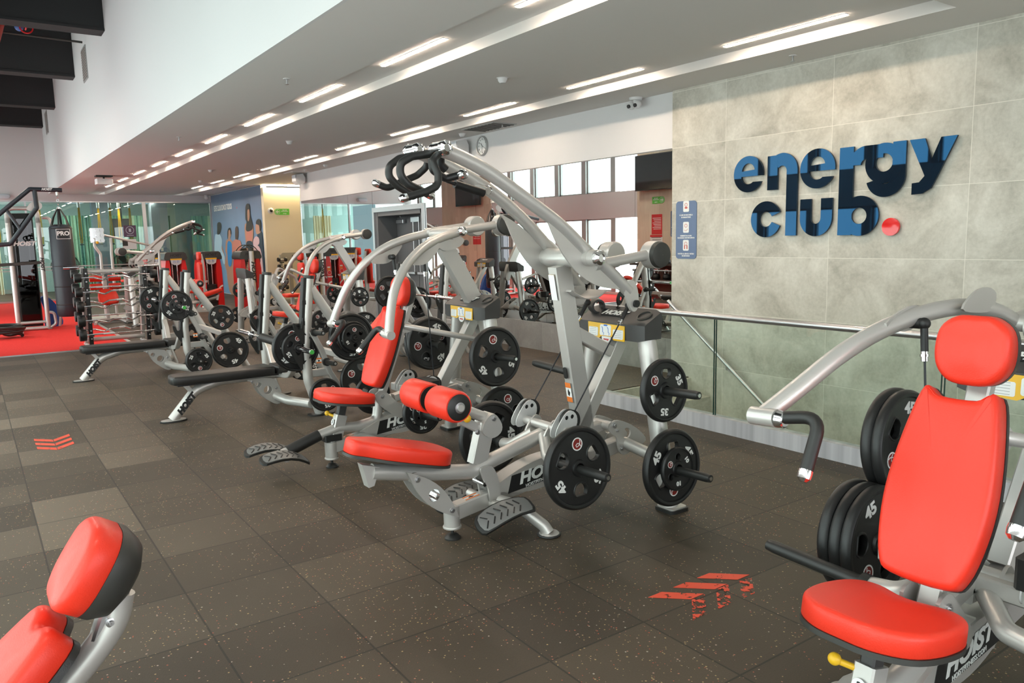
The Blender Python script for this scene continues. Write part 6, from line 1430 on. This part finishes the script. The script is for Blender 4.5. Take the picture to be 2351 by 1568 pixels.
for z in (1.75, 1.86, 1.97):
    for x in (-.14, -.02, .06): b.cyl((x, -.06, z), (x, .06, z), .045, 16)
b.box((-.17, -.02, 1.70), (.10, .02, 2.02), .006); b.make('pulley_block', CHROME, ca)
b = MB(); b.ball((-.05, -.08, 1.70), .03); b.make('yellow_knob', YELLOW, ca)
b = MB(); b.tube(fillet([(.10, 0, 1.86), (1.1, .1, 1.60), (1.22, .1, 1.5), (1.22, .1, .05)], .12), .024, 12); b.make('cross_arm', SILVER, ca)
b = MB(); b.box((-.3, -.4, 0), (1.3, .4, .05), .01); b.make('base_frame', SILVER, ca)

# storage rack along the timber wall, which only the mirrors show
sr = thing('weight_storage_rack', 'dark two-shelf storage rack under the timber wall, seen in the mirror', 'dumbbell rack', (-.70, 12.9, 0))
b = MB()
for y in (-1.4, 0, 1.4): b.beam([(-.2, y, 0), (-.12, y, 1.05)], .05, .06, (0, 1, 0)); b.beam([(.28, y, 0), (-.05, y, 1.0)], .05, .05, (0, 1, 0))
b.make('leg', SILVER, sr)
for z in (.45, .85): b = MB(); b.box((-.22, -1.5, z), (.18, 1.5, z + .025)); b.box((.16, -1.5, z), (.2, 1.5, z + .06)); b.make('shelf', CAPGREY, sr, smooth=None)
b = MB(); b.box((-.24, -1.5, .05), (-.22, 1.5, .85)); b.make('back_panel', mat('brown_red_panel', (.16, .06, .045), .6), sr, smooth=None)
def kettlebell(label, loc, r, chrome_):
    t = thing('kettlebell', label, 'kettlebell', loc, 0, 'kettlebells on the storage rack')
    b = MB(); b.lathe([(.001, 0), (r * .6, 0), (r * .95, r * .45), (r, r * .9), (r * .8, r * 1.5), (r * .3, r * 1.8), (.001, r * 1.82)], (0, 0, 0), Z, 20); b.make('bell', RUBBER, t)
    b = MB(); b.tube(spline([(0, -r * .5, r * 1.6), (0, -r * .62, r * 2.2), (0, -r * .4, r * 2.75), (0, r * .4, r * 2.75), (0, r * .62, r * 2.2), (0, r * .5, r * 1.6)], 4), .014, 10); b.make('handle', CHROME if chrome_ else RUBBER, t)
for k in range(5): kettlebell('%s kettlebell from the camera on the upper shelf of the storage rack' % ordn[k], (-.70, 13.0 + .27 * k, .878), .075 + .006 * k, k % 2)
for k in range(3): kettlebell('%s chrome handled kettlebell from the camera on the lower shelf of the storage rack' % ordn[k], (-.70, 13.3 + .35 * k, .478), .10, True)
for k in range(5): dumbbell('%s dumbbell from the camera on the %s shelf of the storage rack' % (ordn[k % 3], 'upper' if k < 3 else 'lower'), (-.72, 11.6 + .42 * (k % 3), (.955 if k < 3 else .555)), 0, .075, .34, 'dumbbells on the storage rack')

# suspension straps and fittings inside the studio
for k, (x, y) in enumerate(((2.02, 28.5), (3.08, 28.2), (3.68, 28.6), (3.98, 28.3), (4.28, 28.6), (4.56, 28.3), (.9, 28.6))):
    t = thing('suspension_strap', 'yellow suspension strap hanging in the studio, %s from its left end' % ordn[[1, 2, 3, 4, 5, 6, 0][k]], 'strap', (x, y, 0), 0, 'yellow suspension straps')
    b = MB(); b.beam([(-.01, 0, 2.85), (-.035, 0, 2.0), (-.02, 0, 1.72)], .035, .006, (1, 0, 0), .001); b.beam([(.01, 0, 2.85), (.035, 0, 2.0), (.02, 0, 1.72)], .035, .006, (1, 0, 0), .001); b.make('webbing', YELLOW, t)
    b = MB(); b.cyl((-.06, 0, 1.68), (.06, 0, 1.68), .018, 10); b.beam([(-.02, 0, 1.72), (.05, 0, 1.68)], .02, .006); b.make('handle', BLACKP, t)
    b = MB(); b.cyl((0, 0, 2.85), (0, 0, 3.2), .045, 14); b.make('ceiling_mount', STEEL, t)
t = thing('television', 'dark television mounted inside the studio', 'television', (4.55, 30.0, 2.25)); b = MB(); b.box((-.32, -.05, -.3), (.32, .05, .3), .01); b.make('body', BLACKP, t); b = MB(); b.cyl((0, 0, .3), (0, 0, .95), .03); b.make('mount', BLACKP, t)
for x, y in ((1.4, 28.4), (2.2, 30.4), (3.3, 29.4), (4.4, 28.4), (5.2, 30.4), (7.6, 29.5)):  # strips added to brighten the room behind the glass
    t = thing('ceiling_light', 'added white fill strip on the studio ceiling, %s from the left' % ordn[[1.4, 2.2, 3.3, 4.4, 5.2, 7.6].index(x)], 'light', (x, y, 3.17), 0, 'added studio fill lights'); b = MB(); b.box((-.5, -.06, -.02), (.5, .06, 0)); b.make('diffuser', LAMP, t, smooth=None); b = MB(); b.box((-.52, -.05, 0), (.52, .05, .03)); b.make('housing', WALLW, t, smooth=None)
